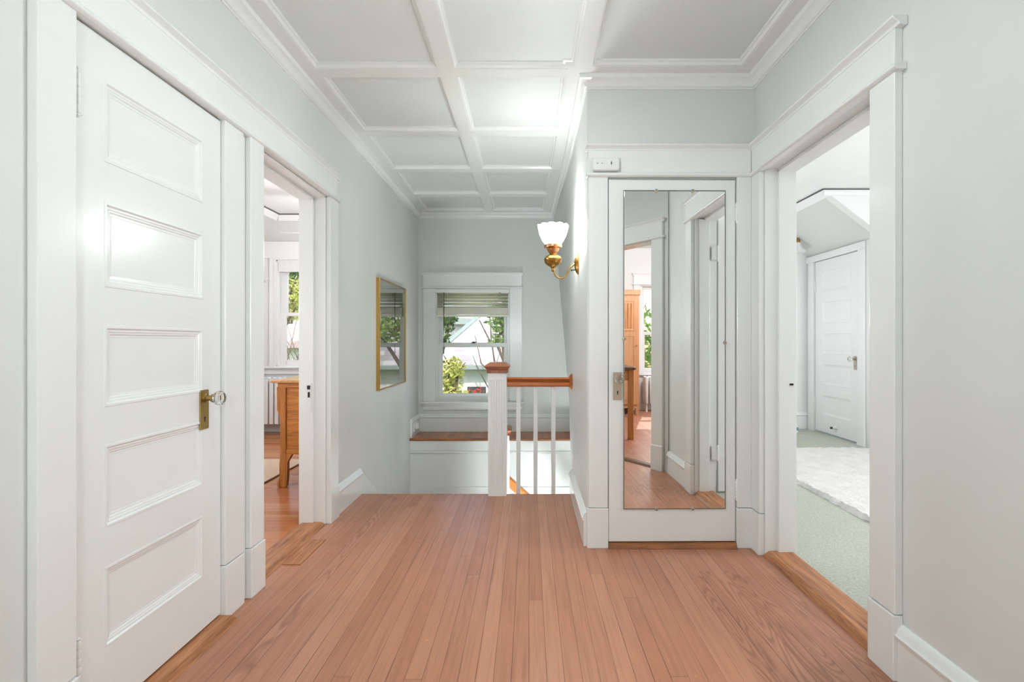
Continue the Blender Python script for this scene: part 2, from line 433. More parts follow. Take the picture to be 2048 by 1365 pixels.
# ---- hall ceiling : panels + shallow coffer beams
c = MB(); c.box(-1.455, 1.44, -1.5, YM+.1, CE, CE+.1); c.box(-1.455, .8, YM+.1, 6.0, CE, CE+.1)
struct(c.build('ceiling', 'ceil'), 'white coffered ceiling panels over the hall', 'ceiling')
SO = 2.66
def beam_prof(w, m=.026):
    return [(-w/2-m, CE+.002), (-w/2-m, CE-.008), (-w/2-m*.55, CE-.012), (-w/2-m*.3, SO+.004), (-w/2, SO+.004), (-w/2, SO),
            (w/2, SO), (w/2, SO+.004), (w/2+m*.3, SO+.004), (w/2+m*.55, CE-.012), (w/2+m, CE-.008), (w/2+m, CE+.002)]
bm_ = MB()
XC, XB = -.455, .295
bm_.prism('y', -1.3, YF-.05, [(XC+o, z) for o, z in beam_prof(.085)])
bm_.prism('y', -1.3, YM-.055, [(XB+o, z) for o, z in beam_prof(.085)])
for yy in (.40, 1.20, 1.99, 2.79, 3.605, 4.39, 5.13):
    bm_.prism('x', XL+.1, XC-.04, [(yy+o, z+(.0015 if z < SO+.005 else 0)) for o, z in beam_prof(.085)])
    bm_.prism('x', XC+.04, XB-.03, [(yy+o, z+(.0015 if z < SO+.005 else 0)) for o, z in beam_prof(.085)])
struct(bm_.build('trim_2', 'trim'), 'white coffer beams crossing the hall ceiling', 'ceiling beams')
# perimeter soffit + crown, following the walls (path runs with the room on its left)
crown = [(0, 2.595), (.006, 2.595), (.006, 2.604), (.014, 2.607), (.020, 2.62), (.032, 2.634), (.046, 2.641), (.046, SO-.004), (.05, SO+.003),
         (.118, SO+.003), (.118, SO+.006), (.126, SO+.006), (.134, CE-.012), (.144, CE-.009), (.146, CE+.003), (0, CE+.003)]
path = [(XL, -1.35), (XL, YF), (.53-.092*2.62, YF), (XS, 3.93), (XS, YM), (XR, YM), (XR, 1.21)]
pth = [(p[0], p[1]) for p in path][::-1]
cr = MB(); cr.sweep(pth, crown)
struct(cr.build('trim_3', 'trim', None, 0, True), 'white crown moulding around the hall ceiling', 'crown moulding')

# ---- baseboards
def base_prof(h=.195, th=.02):
    return [(0, 0), (th, 0), (th, h-.05), (th+.008, h-.045), (th+.010, h-.036), (th+.002, h-.028), (th-.002, h-.012), (.004, h), (0, h)]
def baseboard(name, path, label, h=.195, z=0, mat='trim'):
    m = MB(); m.sweep([(p[0], p[1], z) for p in path], base_prof(h)); return struct(m.build(name, mat, None, 0, True), label, 'baseboard')
baseboard('baseboard_left', [(XL, YE), (XL, 3.325)], 'white baseboard on the left wall beside the stair head')
baseboard('baseboard_stair', [(XS, YM-.0), (XS, 3.80)], 'white moulded baseboard on the stair wall by the sconce')
baseboard('baseboard_right', [(XR, 1.21), (XR, 1.712)], 'white moulded baseboard at the right edge of the hall')
baseboard('baseboard_near', [(XL, 1.285), (XL, -1.3)], 'white baseboard on the near left wall')
baseboard('baseboard_far', [(.5, YF), (XL, YF)], 'white baseboard on the far wall above the window seat', .205, .112)
baseboard('baseboard_seat', [(XL, YF), (XL, 5.45)], 'short white baseboard on the left wall above the window seat', .205, .112)

# ---- casings : local frames (t<0 sticks into the room)
def casing(m, s0, s1, ztop, w=.125, th=.028, side=(True, True), plinth=.227, zb=0):
    for k, (a, b) in enumerate(((s0-w, s0), (s1, s1+w))):
        if side[k]:
            m.box(a, b, -th, 0, zb+plinth, ztop)
            if plinth: m.box(a-.002, b+.002, -th-.006, 0, zb, zb+plinth-.006); m.prism('x', a-.002, b+.002, [(-th-.006, zb+plinth-.006), (-th, zb+plinth+.003), (0, zb+plinth+.003), (0, zb+plinth-.006)])
def head(m, a, b, z0, th=.028, h=.18, ov=.02):
    """fillet, frieze board and moulded cap over a doorway"""
    m.prism('x', a-ov, b+ov, [(0, z0), (-th-.006, z0), (-th-.016, z0+.006), (-th-.018, z0+.013), (-th-.012, z0+.022), (-th-.002, z0+.026), (0, z0+.026)])
    m.box(a, b, -th, 0, z0+.024, z0+h-.03)
    m.prism('x', a-ov*1.2, b+ov*1.2, [(0, z0+h-.032), (-th-.002, z0+h-.032), (-th-.004, z0+h-.022), (-th-.018, z0+h-.012), (-th-.024, z0+h-.008), (-th-.024, z0+h), (0, z0+h)])
LL = L((XL, 0, 0), (0, 1, 0), (-1, 0, 0))
LR = L((XR, 0, 0), (0, 1, 0), (1, 0, 0))
LM = L((0, YM, 0), (1, 0, 0), (0, 1, 0))
LFar = L((0, YF, 0), (1, 0, 0), (0, 1, 0))

m = MB(LL)
m.box(1.288, 1.402, -.028, 0, .227, 2.098); m.box(1.286, 1.404, -.034, 0, 0, .224)
m.box(2.09, 2.226, -.026, 0, .227, 2.098); m.box(2.088, 2.224, -.031, 0, 0, .224)
struct(m.build('trim_4', 'trim', None, .003), 'white casing around the closed panel door on the left', 'door casing')
m = MB(LL)
m.box(2.262, 2.378, -.036, 0, .227, 2.098); m.box(2.260, 2.380, -.042, 0, 0, .224); m.box(2.226, 2.262, -.012, 0, 0, 2.098)
m.box(3.19, 3.322, -.03, 0, .20, 2.09); m.box(3.188, 3.324, -.036, 0, 0, .20)
head(m, 1.288, 3.322, 2.09, ov=.022)
struct(m.build('trim_5', 'trim', None, .003), 'white casing around the open doorway to the left bedroom', 'door casing')
m = MB(LL)   # jamb lining + stops
m.box(2.378, 2.392, 0, .16, 0, 2.09); m.box(3.178, 3.19, 0, .16, 0, 2.09); m.box(2.378, 3.19, 0, .16, 2.078, 2.09)
m.box(3.16, 3.178, .07, .16, 0, 2.07); m.box(2.392, 2.405, .07, .16, 0, 2.07); m.box(2.392, 3.178, .07, .16, 2.062, 2.078)
jl = struct(m.build('trim_6', 'trim', None, .002), 'white jamb lining inside the left bedroom doorway', 'door jamb')
m = MB(LL); m.box(3.155, 3.161, .082, .112, .72, .90); m.build('strike_plate', 'trim', jl, .001)
m = MB(LL); m.box(3.152, 3.157, .086, .104, .862, .886); m.box(3.152, 3.157, .088, .1, .81, .845); m.build('strike_hole', 'keyhole', jl)

m = MB(LR)
m.box(1.712, RY0, -.028, 0, .227, 2.098); m.box(1.710, RY0+.002, -.034, 0, 0, .224)
m.box(RY1, YM-.001, -.028, 0, .227, 2.098); m.box(RY1-.003, YM-.001, -.034, 0, 0, .224)
head(m, 1.712, YM, 2.09)
struct(m.build('trim_7', 'trim', None, .003), 'white casing around the open doorway to the right bedroom', 'door casing')
m = MB(LR)
m.box(RY0, RY0+.012, 0, .16, 0, 2.11); m.box(RY1-.012, RY1, 0, .16, 0, 2.11); m.box(RY0, RY1, 0, .16, 2.098, 2.11)
m.box(RY1-.03, RY1-.012, .065, .16, 0, 2.09); m.box(RY0+.012, RY0+.027, .03, .105, 0, 2.09); m.box(RY0+.012, RY1-.012, .065, .16, 2.08, 2.098)
jr = struct(m.build('trim_8', 'trim', None, .002), 'white jamb lining inside the right bedroom doorway', 'door jamb')
m = MB(LR); m.box(RY1-.036, RY1-.031,   .122, .14, .928, .938); m.build('strike_hole', 'keyhole', jr)

m = MB(LM)
m.box(.336, .444, -.026, 0, .227, 2.098); m.box(.328, .446, -.032, 0, 0, .224)
m.box(1.172, 1.252, -.026, 0, .227, 2.098); m.box(1.170, 1.252, -.031, 0, 0, .224)
head(m, .336, 1.25, 2.09, .026, ov=.012)
struct(m.build('trim_9', 'trim', None, .003), 'white casing around the mirrored closet door', 'door casing')

m = MB(LD); casing(m, S0, S1, 2.09, .125)
head(m, S0-.125, S1+.125, 2.09)
m.box(S0, S0+.012, 0, .12, 0, 2.09); m.box(S1-.012, S1, 0, .12, 0, 2.09); m.box(S0, S1, 0, .12, 2.078, 2.09)
struct(m.build('trim_10', 'trim', None, .003), 'white casing of the diagonal doorway reflected in the mirror', 'door casing')

# thresholds
def threshold(name, mat, M_, s0, s1, t0, t1, label, h=.018):
    m = MB(M_); m.prism('x', s0, s1, [(t0, 0), (t0+.012, h*.55), (t0+.03, h), (t1-.03, h), (t1-.012, h*.55), (t1, 0)])
    return struct(m.build(name, mat, None, .002), label, 'threshold')
threshold('trim_11', 'thresh', LL, 2.385, 3.176, -.005, .165, 'worn oak threshold of the left bedroom doorway')
threshold('trim_12', 'thresh', LR, RY0+.005, RY1-.005, -.01, .17, 'worn oak threshold of the right bedroom doorway', .03)
threshold('trim_13', 'thresh', LL, 1.405, 2.088, -.085, .1, 'scuffed oak threshold under the left panel door', .022)
threshold('trim_14', 'threshx', LM, .447, 1.168, -.045, .11, 'dark oak sill under the mirrored door', .030)
threshold('trim_15', 'darkwood', LD, S0+.012, S1-.012, .0, .12, 'dark threshold of the diagonal doorway', .016)

# ---- door leaves
def panel_door(name, Mx, w, z0, z1, panels, th=.035, mat='trim', stile=.115):
    """leaf in local frame: front face at t=0, s 0..w, five moulded panels"""
    m = MB(Mx)
    zs = sorted(panels)
    m.box(0, stile, 0, th, z0, z1); m.box(w-stile, w, 0, th, z0, z1)
    edges = [z0]
    for a, b_ in zs: edges += [a, b_]
    edges.append(z1)
    for j in range(0, len(edges), 2): m.box(stile, w-stile, 0, th, edges[j], edges[j+1])
    prof = [(-.004, 0), (-.003, -.002), (.004, -.002), (.009, .003), (.014, .003), (.019, .0055), (.022, .0055), (.026, .0085), (.033, .009), (.0335, .010)]
    for a, b_ in zs:
        m.frame((stile, 0, a), (1, 0, 0), (0, 0, 1), (0, 1, 0), w-2*stile, b_-a, prof)
        m.frame((stile, th, a), (1, 0, 0), (0, 0, 1), (0, 1, 0), w-2*stile, b_-a, [(0, 0), (.02, -.008)])
    return m.build(name, mat, None, 0)
def knobset(door, Mx, s, z, plate_mat, side=1, mirror=False):
    """keyed plate + faceted glass knob"""
    pl = MB(Mx); hh, ww = .078, .026
    pts = []
    for cx, cz, a0 in ((ww-.005, hh-.005, 0), (-ww+.005, hh-.005, 90), (-ww+.005, -hh+.005, 180), (ww-.005, -hh+.005, 270)):
        for q in range(4):
            a = math.radians(a0+q*30); pts.append((s+cx+.005*math.cos(a), z-.045+cz+.005*math.sin(a)))
    pl.prism('y', -.0045, .001, pts)
    p = pl.build('door_handle', plate_mat, door, .0012); p['label'] = 'metal plate with keyhole and glass knob'
    kh = MB(Mx); kh.lathe((s, -.0049, z-.078), [(.0048, -.0004), (.0048, .0004)], 14, 'y'); kh.box(s-.0025, s+.0025, -.0052, -.0044, z-.094, z-.078)
    kh.build('keyhole', 'keyhole', p)
    sh = MB(Mx); sh.lathe((s, 0, z), [(.017, -.0045), (.017, -.012), (.011, -.014), (.010, -.032), (.016, -.034), (.017, -.040), (.013, -.042)], 20, 'y')
    sh.build('shank', plate_mat, p, 0, True)
    kn = MB(Mx); kn.lathe((s, 0, z), [(.012, -.041), (.018, -.044), (.026, -.052), (.0285, -.062), (.0275, -.072), (.020, -.078), (.0195, -.075)], 12, 'y')
    kn.build('knob', 'knobglass', p, .0008)
    sx = MB(Mx)
    for a in (-.019, .019):
        for b_ in (.07, -.07): sx.lathe((s+a, 0, z-.045+b_), [(.0028, -.0045), (.0024, -.0062)], 10, 'y')
    sx.build('screw', plate_mat, p)
def hinge(door, Mx, s, z0, z1, mat='trim', leaf=.02):
    hg = MB(Mx)
    n_ = 5; h = (z1-z0)/n_
    prof = []
    for j in range(n_):
        prof += [(.0062, z0+h*j), (.0072, z0+h*j+.0015), (.0072, z0+h*(j+1)-.0015), (.0062, z0+h*(j+1))]
    prof = [(.003, z0-.012), (.006, z0-.007), (.005, z0-.002)]+prof+[(.005, z1+.002), (.0065, z1+.007), (.003, z1+.013)]
    hg.lathe((s, -.005, 0), prof, 12)
    hg.box(s, s+leaf, -.0015, .002, z0, z1)
    return hg.build('hinge', mat, door, 0, True)
PAN = [(.235, .474), (.60, .846), (.969, 1.209), (1.334, 1.586), (1.715, 1.955)]
L1 = L((-1.288, 1.4045, 0), (0, 1, 0), (-1, 0, 0))
d1 = panel_door('door_1', L1, .682, .028, 2.083, PAN)
struct(d1, 'closed white five panel door with brass plate at the left', 'door')
knobset(d1, L1, .575, .94, 'brassplate')
hinge(d1, L1, .017, 1.815, 1.935); hinge(d1, L1, .017, .19, .31)

# mirrored closet door, a hair ajar
ANG = .011
hx, hy = 1.167, YM-.014
LC = L((hx, hy, 0), (-math.cos(ANG), -math.sin(ANG), 0), (-math.sin(ANG), math.cos(ANG), 0))   # s runs from hinge to latch
m = MB(LC); m.box(0, .718, 0, .036, .034, 2.078)
d2 = struct(m.build('door_2', 'trim', None, .004), 'flat white closet door carrying the tall mirror', 'door')
knobset(d2, LC, .668, .958, 'nickel')
hinge(d2, LC, -.004, 1.845, 1.935, leaf=.018); hinge(d2, LC, -.004, .275, .375, leaf=.018)
mr = thing('door_mirror', 'tall frameless mirror clipped to the closet door', 'mirror', (hx-.35, hy, .22))
ms0, ms1, mz0, mz1 = .062, .632, .222, 2.012
m = MB(LC); m.box(ms0, ms1, -.0065, -.0003, mz0, mz1); m.build('mirror_glass', 'mirror', mr, .0015)
m = MB(LC)
m.box(ms0-.003, ms1+.003, -.0068, -.0002, mz0-.003, mz0); m.box(ms0-.003, ms1+.003, -.0068, -.0002, mz1, mz1+.004)
m.box(ms0-.003, ms0, -.0068, -.0002, mz0, mz1); m.box(ms1, ms1+.003, -.0068, -.0002, mz0, mz1)
m.build('mirror_edge', 'darkstrip', mr)
for s_, z_ in ((.245, mz1), (.451, mz1), (.245, mz0), (.449, mz0), (ms1, 1.18), (ms0, 1.156)):
    m = MB(LC)
    m.lathe((s_, 0, z_), [(.010, -.0005), (.011, -.006), (.010, -.011), (.004, -.0125)], 14, 'y')
    cl = m.build('mirror_clip', 'nickel', mr, 0, True)
    q = MB(LC); q.lathe((s_, 0, z_+(.006 if z_ > 2 else -.006 if z_ < .3 else 0)), [(.0032, -.011), (.0028, -.0135)], 10, 'y'); q.build('screw', 'grey', cl)

# open leaf of the right bedroom door, folded back into the bedroom (seen in the mirror)
LO = L((1.455, RY0+.018, 0), (1, 0, 0), (0, -1, 0))
d3 = panel_door('door_3', LO, .80, .03, 2.09, PAN, mat='brighttrim')
struct(d3, 'white bedroom door standing open, glimpsed in the mirror', 'door')
for za in (1.78, .27):
    m = MB(); m.lathe((1.447, RY0+.026, 0), [(.004, za-.012), (.0075, za-.004), (.0075, za+.104), (.004, za+.112)], 12); m.box(1.40, 1.447, RY0+.0125, RY0+.0145+.015, za, za+.1); m.build('hinge', 'trim', d3)

# ---- small alarm box over the mirrored door
al = thing('wall_alarm', 'small white plastic alarm box above the mirrored door', 'alarm', (.43, YM-.026, 2.154))
m = MB(); m.box(.342, .518, YM-.029, YM-.026, 2.108, 2.198); m.build('back_plate', 'plastic2', al, .0012)
m = MB()
pts = []
for cx, cz, a0 in ((.062, .022, 0), (-.062, .022, 90), (-.062, -.022, 180), (.062, -.022, 270)):
    for q in range(5):
        a = math.radians(a0+q*22.5); pts.append((.43+cx+.014*math.cos(a), 2.154+cz+.014*math.sin(a)))
m.prism('y', YM-.058, YM-.0285, pts); m.build('cover', 'plastic', al, .006, True)
m = MB(); m.box(.376, .386, YM-.0588, YM-.058, 2.155, 2.1585); m.build('mark', 'grey', al)
m = MB(); m.box(.403, .411, YM-.0588, YM-.058, 2.155, 2.1585); m.build('mark', 'grey', al)
m = MB(); m.lathe((.459, YM-.058, 2.158), [(.0045, -.0008), (.0045, .0)], 10, 'y'); m.box(.4572, .4608, YM-.0588, YM-.058, 2.147, 2.169); m.build('mark', 'grey', al)

# ---- windows
def window(name, Mx, s0, s1, z0, z1, label, zm, mat='trim', depth=.15, stile=.055, top_clear=None, bot=.07):
    """double-hung window in a wall hole: jambs, two sashes, panes"""
    wr = empty(name, Mx @ Vector((s0, 0, z0))); struct(wr, label, 'window')
    m = MB(Mx)
    m.box(s0, s0+.02, .0, depth, z0, z1); m.box(s1-.02, s1, .0, depth, z0, z1); m.box(s0, s1, .0, depth, z1-.02, z1); m.box(s0, s1, .0, depth, z0-.02, z0+.012)
    m.box(s0+.02, s0+.035, .01, .03, z0, z1); m.box(s1-.035, s1-.02, .01, .03, z0, z1)
    m.box(s0+.02, s0+.03, .066, .076, z0, z1); m.box(s1-.03, s1-.02, .066, .076, z0, z1)
    m.build('window_frame', mat, wr, .002)
    for nm, ta, za, zb, top, b_ in (('upper_sash', .078, zm-.02, z1-.02, .05, .038), ('lower_sash', .033, z0+.012, zm+.022, .04, bot)):
        m = MB(Mx); a, b2 = s0+.021, s1-.021
        m.box(a, a+stile, ta, ta+.032, za, zb); m.box(b2-stile, b2, ta, ta+.032, za, zb)
        m.box(a+stile, b2-stile, ta, ta+.032, zb-top, zb); m.box(a+stile, b2-stile, ta, ta+.032, za, za+b_)
        m.frame((a+stile, ta, za+b_), (1, 0, 0), (0, 0, 1), (0, 1, 0), b2-a-2*stile, zb-za-top-b_, [(0, 0), (.008, .006), (.008, .014)], False)
        sa = m.build(nm, mat, wr, .002)
        g = MB(Mx); g.face([(a+stile-.004, ta+.016, za+b_-.004), (b2-stile+.004, ta+.016, za+b_-.004), (b2-stile+.004, ta+.016, zb-top+.004), (a+stile-.004, ta+.016, zb-top+.004)])
        g.build('pane', 'glass', sa)
    return wr
w1 = window('window_1', LFar, WX0, WX1, WZ0, WZ1, 'white double hung window at the head of the stairs', 1.122, stile=.048)
m = MB(); m.lathe((-.655, YF+.03, 1.144), [(.022, 0), (.024, .006), (.012, .014), (.006, .018)], 14); m.box(-.66, -.615, YF+.022, YF+.036, 1.15, 1.16); m.build('sash_lock', 'blackmetal', w1, 0, True)
m = MB(LFar)
m.box(-1.234, WX0+.002, -.024, 0, WZ0, WZ1); m.box(WX1-.002, -.082, -.024, 0, WZ0, WZ1)
head(m, -1.234, -.082, WZ1, .024, .188, .012)
m.prism('x', -1.262, -.055, [(.05, WZ0-.026), (-.052, WZ0-.026), (-.06, WZ0-.018), (-.06, WZ0-.008), (-.052, WZ0), (.05, WZ0)])
m.prism('x', -1.234, -.082, [(0, WZ0-.026), (-.042, WZ0-.026), (-.040, WZ0-.04), (-.026, WZ0-.055), (-.022, WZ0-.095), (-.016, WZ0-.105), (0, WZ0-.108)])
struct(m.build('trim_16', 'trim', None, .003), 'white casing and sill board of the stair window', 'window casing')

# blind on the stair window
bl = thing('window_blind', 'cream slatted blind drawn up at the stair window', 'window blind', (-.658, YF, 1.77))
m = MB(LFar); m.box(-1.09, -.226, -.034, .012, 1.728, 1.774); m.build('headrail', 'trim', bl, .003)
sl0, sl1 = -1.068, -.245
for j in range(5):
    z = 1.712-.034*j-.0012*j*j
    q = MB(LFar); sp = []
    for k in range(7):
        u = -1+2*k/6; sp.append((-.012+.024*u*.8, z+.004*(1-u*u)-.016*u))
    for k in range(6): q.face([(sl0, *sp[k]), (sl1, *sp[k]), (sl1, *sp[k+1]), (sl0, *sp[k+1])])
    q.build('slat', 'slat', bl, 0, True, .0018)
m = MB(LFar)
for j in range(17):
    z = 1.555-.0046*j; m.box(sl0, sl1, -.033, .012, z-.0017, z+.0017)
m.build('stacked_slats', 'creamsolid', bl)
m = MB(LFar); m.box(sl0, sl1, -.034, .013, 1.452, 1.475); m.build('bottom_rail', 'creamsolid', bl, .003)
for x in (-.95, -.36):
    m = MB(LFar); m.box(x-.0012, x+.0012, -.0355, -.034, 1.455, 1.73); m.build('ladder_cord', 'slat', bl)
m = MB(LFar); m.tube([(-.988, -.04, 1.735), (-.988, -.042, 1.4), (-.988, -.041, 1.02)], .0042, 8); m.build('tilt_wand', 'rubber', bl, 0, True)
m = MB(LFar); m.box(-.352, -.33, -.036, -.03, 1.726, 1.733); m.build('cord_lock', 'blackmetal', bl)

# ---- window seat over the stairs
m = MB(); m.box(XL, .72, 5.425, YF+.02, .084, .112)
st = struct(empty('trim_22', (-.4, 5.6, .084)), 'brown board ledge under the stair window', 'window ledge')
m.build('seat_boards', 'seatwood', st, .004)
m = MB(); m.prism('x', XL, .72, [(5.425, .112), (5.412, .108), (5.408, .099), (5.412, .088), (5.425, .084)]); m.build('nosing', 'threshx', st, 0, True)
m = MB(); m.box(XL, .72, 5.445, 5.60, -2.6, .084); m.box(XL, .72, 5.43, 5.445, -.025, .084)
m.prism('x', XL, .72, [(5.445, -.025), (5.432, -.03), (5.425, -.042), (5.43, -.052), (5.445, -.062)]); m.box(XL, .72, 5.43, 5.445, -.90, -.42)
struct(m.build('wall_seat', 'trim', None, .002), 'white boxed front wall below the window seat', 'wall')
# plug-in box on the short baseboard
ob = thing('wall_socket', 'small white box on the baseboard by the window seat', 'socket', (XL+.03, 5.60, .22))
m = MB(); m.box(XL+.018, XL+.028, 5.53, 5.67, .16, .27); m.build('cover_plate', 'plastic', ob, .003)
m = MB(); m.hexa([(XL+.026, 5.565, .185), (XL+.066, 5.57, .19), (XL+.066, 5.63, .19), (XL+.026, 5.635, .185), (XL+.026, 5.565, .255), (XL+.056, 5.57, .25), (XL+.056, 5.63, .25), (XL+.026, 5.635, .255)]); m.build('plug', 'plastic', ob, .006)

# ---- stairs
LZ = -.76
m = MB()
for j in range(3):
    z = -.19*(j+1); m.box(XL, -.18, YE+.02+.26*j, YE+.29+.26*j, z-.03, z); m.box(XL, -.18, YE+.02+.26*j, YE+.045+.26*j, z, z+.165)
m.box(XL, -.18, YE+.80, YE+.825, LZ, LZ+.165); m.box(XL, -.19, YE+.80, 5.445, LZ-.04, LZ)
for j in range(5):
    z = LZ-.19*(j+1); x = -.19+.25*j; m.box(x, x+.27, 4.66, 5.445, z-.03, z); m.box(x, x+.02, 4.66, 5.445, z, z+.19)
struct(m.build('floor_stairs', 'floor'), 'wooden stair flight turning down below the hall floor', 'stairs')
m = MB(); m.box(XL, .36, YE+.0, YE+.02, -.6, -.026); m.box(-.185, .36, YE+.02, YE+.04, -2.6, -.026)
struct(m.build('wall_under', 'trim'), 'white board face below the edge of the hall floor', 'wall')
m = MB(); m.hexa([(XL, YE+.01, -.12), (XL+.018, YE+.01, -.12), (XL+.018, 4.7, -.80), (XL, 4.7, -.80), (XL, YE+.01, .17), (XL+.018, YE+.01, .17), (XL+.018, 4.7, -.45), (XL, 4.7, -.45)])
struct(m.build('baseboard_stairs', 'trim', None, .003), 'sloping white skirt board on the left wall beside the stairs', 'baseboard')
m = MB(); m.box(XL, .9, 3.85, 6.0, -2.7, -2.6)
struct(m.build('floor_lower', 'floor'), 'lower hall floor far below the stairs', 'floor')

# newels, rails, balusters
def newel_mesh(cx, cy, z0, z1, hw, flute):
    m = MB()
    m.box(cx-hw, cx+hw, cy-hw, cy+hw, z0, flute[0]); m.box(cx-hw, cx+hw, cy-hw, cy+hw, flute[1], z1)
    nf = 6; pts = []
    corner = [(-1, -1), (1, -1), (1, 1), (-1, 1)]
    for a in range(4):
        p, q = Vector(corner[a])*hw, Vector(corner[(a+1) % 4])*hw
        d = (q-p)/(2*hw); nin = Vector((-d.y, d.x)); mg = .012; fw = (2*hw-2*mg)/nf
        pts.append(p)
        for j in range(nf):
            c0 = mg+j*fw; r = fw*.36
            for ang in range(0, 181, 30):
                t_ = c0+fw/2-r*math.cos(math.radians(ang)); pts.append(p+d*t_+nin*(r*.8*math.sin(math.radians(ang))))
    m.prism('z', flute[0], flute[1], [(cx+p.x, cy+p.y) for p in pts])
    return m
def newel_cap(parent, cx, cy, z, hw, mat='capwood'):
    m = MB()
    def ring(r, zz): return [(cx-r, cy-r, zz), (cx+r, cy-r, zz), (cx+r, cy+r, zz), (cx-r, cy+r, zz)]
    prof = [(hw+.004, 0), (hw+.009, .001), (hw+.009, .005), (hw+.001, .006), (hw+.001, .024), (hw+.010, .026), (hw+.016, .036), (hw+.024, .044), (hw+.026, .05), (hw+.026, .055), (hw+.020, .060), (hw+.006, .070), (hw-.012, .080), (.0, .083)]
    rr = [[m.pt(p) for p in ring(max(r, .001), z+h)] for r, h in prof]
    for a, b_ in zip(rr, rr[1:]):
        for k in range(4): m.f.append([a[k], a[(k+1) % 4], b_[(k+1) % 4], b_[k]])
    m.f.append(rr[0][::-1]); m.f.append(rr[-1][:])
    c_ = m.build('newel_cap', mat, parent)
    dn = MB(); n_ = 7; st_ = 2*hw/n_
    for k in range(n_):
        a = -hw+st_*(k+.5)
        for sx in (-1, 1):
            dn.box(cx+a-.0045, cx+a+.0045, cy+sx*hw, cy+sx*(hw+.011), z+.006, z+.024)
            dn.box(cx+sx*hw, cx+sx*(hw+.011), cy+a-.0045, cy+a+.0045, z+.006, z+.024)
    dn.build('dentils', 'capwood', c_)
nx, ny, nh = -.239, 3.83, .0695
nw = thing('newel_post', 'white fluted newel post with dentilled wood cap at the stair head', 'newel post', (nx, ny, 0))
newel_mesh(nx, ny, 0, .93, nh, (.09, .875)).build('post', 'trim', nw)
newel_cap(nw, nx, ny, .925, nh)
rl = thing('stair_railing', 'short wooden railing with three white balusters beside the sconce wall', 'railing', (.08, ny, 0))
m = MB(); zr = .819
m.prism('x', nx+nh+.002, XS-.02, [(ny-.026, zr), (ny+.026, zr), (ny+.03, zr+.012), (ny+.026, zr+.03), (ny+.013, zr+.038), (ny+.022, zr+.05), (ny+.026, zr+.06), (ny+.016, zr+.071),
                      (ny-.016, zr+.071), (ny-.026, zr+.06), (ny-.022, zr+.05), (ny-.013, zr+.038), (ny-.026, zr+.03), (ny-.03, zr+.012)])
m.build('handrail', 'railx', rl, .001)
m = MB(); m.lathe((XS, ny, .856), [(.061, 0), (.061, -.006), (.054, -.012), (.052, -.018), (.045, -.024), (.0, -.025)], 32, 'x'); m.build('rosette', 'railx', rl, 0, True)
for bx in (-.081, .050, .186):
    m = MB(); m.box(bx-.016, bx+.016, ny-.016, ny+.016, 0, zr+.004); m.build('baluster', 'trim', rl, .002)
lx, ly = -.247, 4.6
nl = thing('newel_post', 'lower newel post with wood cap half hidden behind the fluted one', 'newel post', (lx, ly, LZ))
newel_mesh(lx, ly, LZ, .312, .065, (LZ+.1, .25)).build('post', 'trim', nl)
newel_cap(nl, lx, ly, .308, .065)
hr = thing('stair_handrail', 'sloping wooden handrail descending behind the balusters', 'handrail', (lx+.065, ly, -.15))
m = MB()
prof = [(-.026, -.055), (.026, -.055), (.03, -.04), (.024, -.02), (.022, -.008), (.026, .004), (.016, .016), (-.016, .016), (-.026, .004), (-.022, -.008), (-.024, -.02), (-.03, -.04)]
rA = [m.pt((lx+.069, ly+a, -.10+b_*1.4)) for a, b_ in prof]; rB = [m.pt((1.0, ly+a, -.10-.90*1.19+b_*1.4)) for a, b_ in prof]
for k in range(len(prof)): m.f.append([rA[k], rA[(k+1) % 12], rB[(k+1) % 12], rB[k]])
m.f.append(rA[::-1]); m.f.append(rB)
m.build('handrail', 'railx', hr, .001)
for j in range(5):
    bx = lx+.16+.16*j; m = MB(); m.box(bx-.015, bx+.015, ly-.015, ly+.015, LZ-.19*(1+int((bx+.19)/.25)) if bx > -.19 else LZ, -.17-.90*(bx-lx-.065)/ .756*.756*1.0); m.build('baluster', 'trim', hr)

# ---- sconce
sy = 3.33
so = thing('wall_sconce', 'lit brass wall sconce with scalloped glass shade', 'sconce', (XS, sy, 1.68))
scx = .160
m = MB(); pts = []
for k in range(36):
    a = 2*PI*k/36; pts.append((.033*math.cos(a), .072*math.sin(a)))
def ov(x, s_): return [m.pt((x, sy+p[0]*s_, 1.68+p[1]*(s_*.85+.15))) for p in pts]
rr = [ov(XS, 1), ov(XS-.006, 1), ov(XS-.010, .86), ov(XS-.016, .78), ov(XS-.024, .45), ov(XS-.028, .12)]
for a, b_ in zip(rr, rr[1:]):
    for k in range(36): m.f.append([a[k], a[(k+1) % 36], b_[(k+1) % 36], b_[k]])
m.f.append(rr[-1][:]); m.build('backplate', 'brass', so, 0, True)
def cat(pts, n=8):
    out = []; P = [Vector(p) for p in pts]
    for i in range(len(P)-1):
        a, b_, c_, d_ = P[max(i-1, 0)], P[i], P[i+1], P[min(i+2, len(P)-1)]
        for k in range(n):
            t_ = k/n; out.append(.5*((2*b_)+(c_-a)*t_+(2*a-5*b_+4*c_-d_)*t_*t_+(3*b_-a-3*c_+d_)*t_**3))
    out.append(P[-1]); return out
arm = cat([(XS-.02, sy, 1.680), (.295, sy, 1.674), (.270, sy, 1.648), (.250, sy, 1.610), (.222, sy, 1.585), (.192, sy, 1.590), (.172, sy, 1.612), (.163, sy, 1.640)])
m = MB(); m.tube(arm, .0055, 10); m.build('arm', 'brass', so, 0, True)
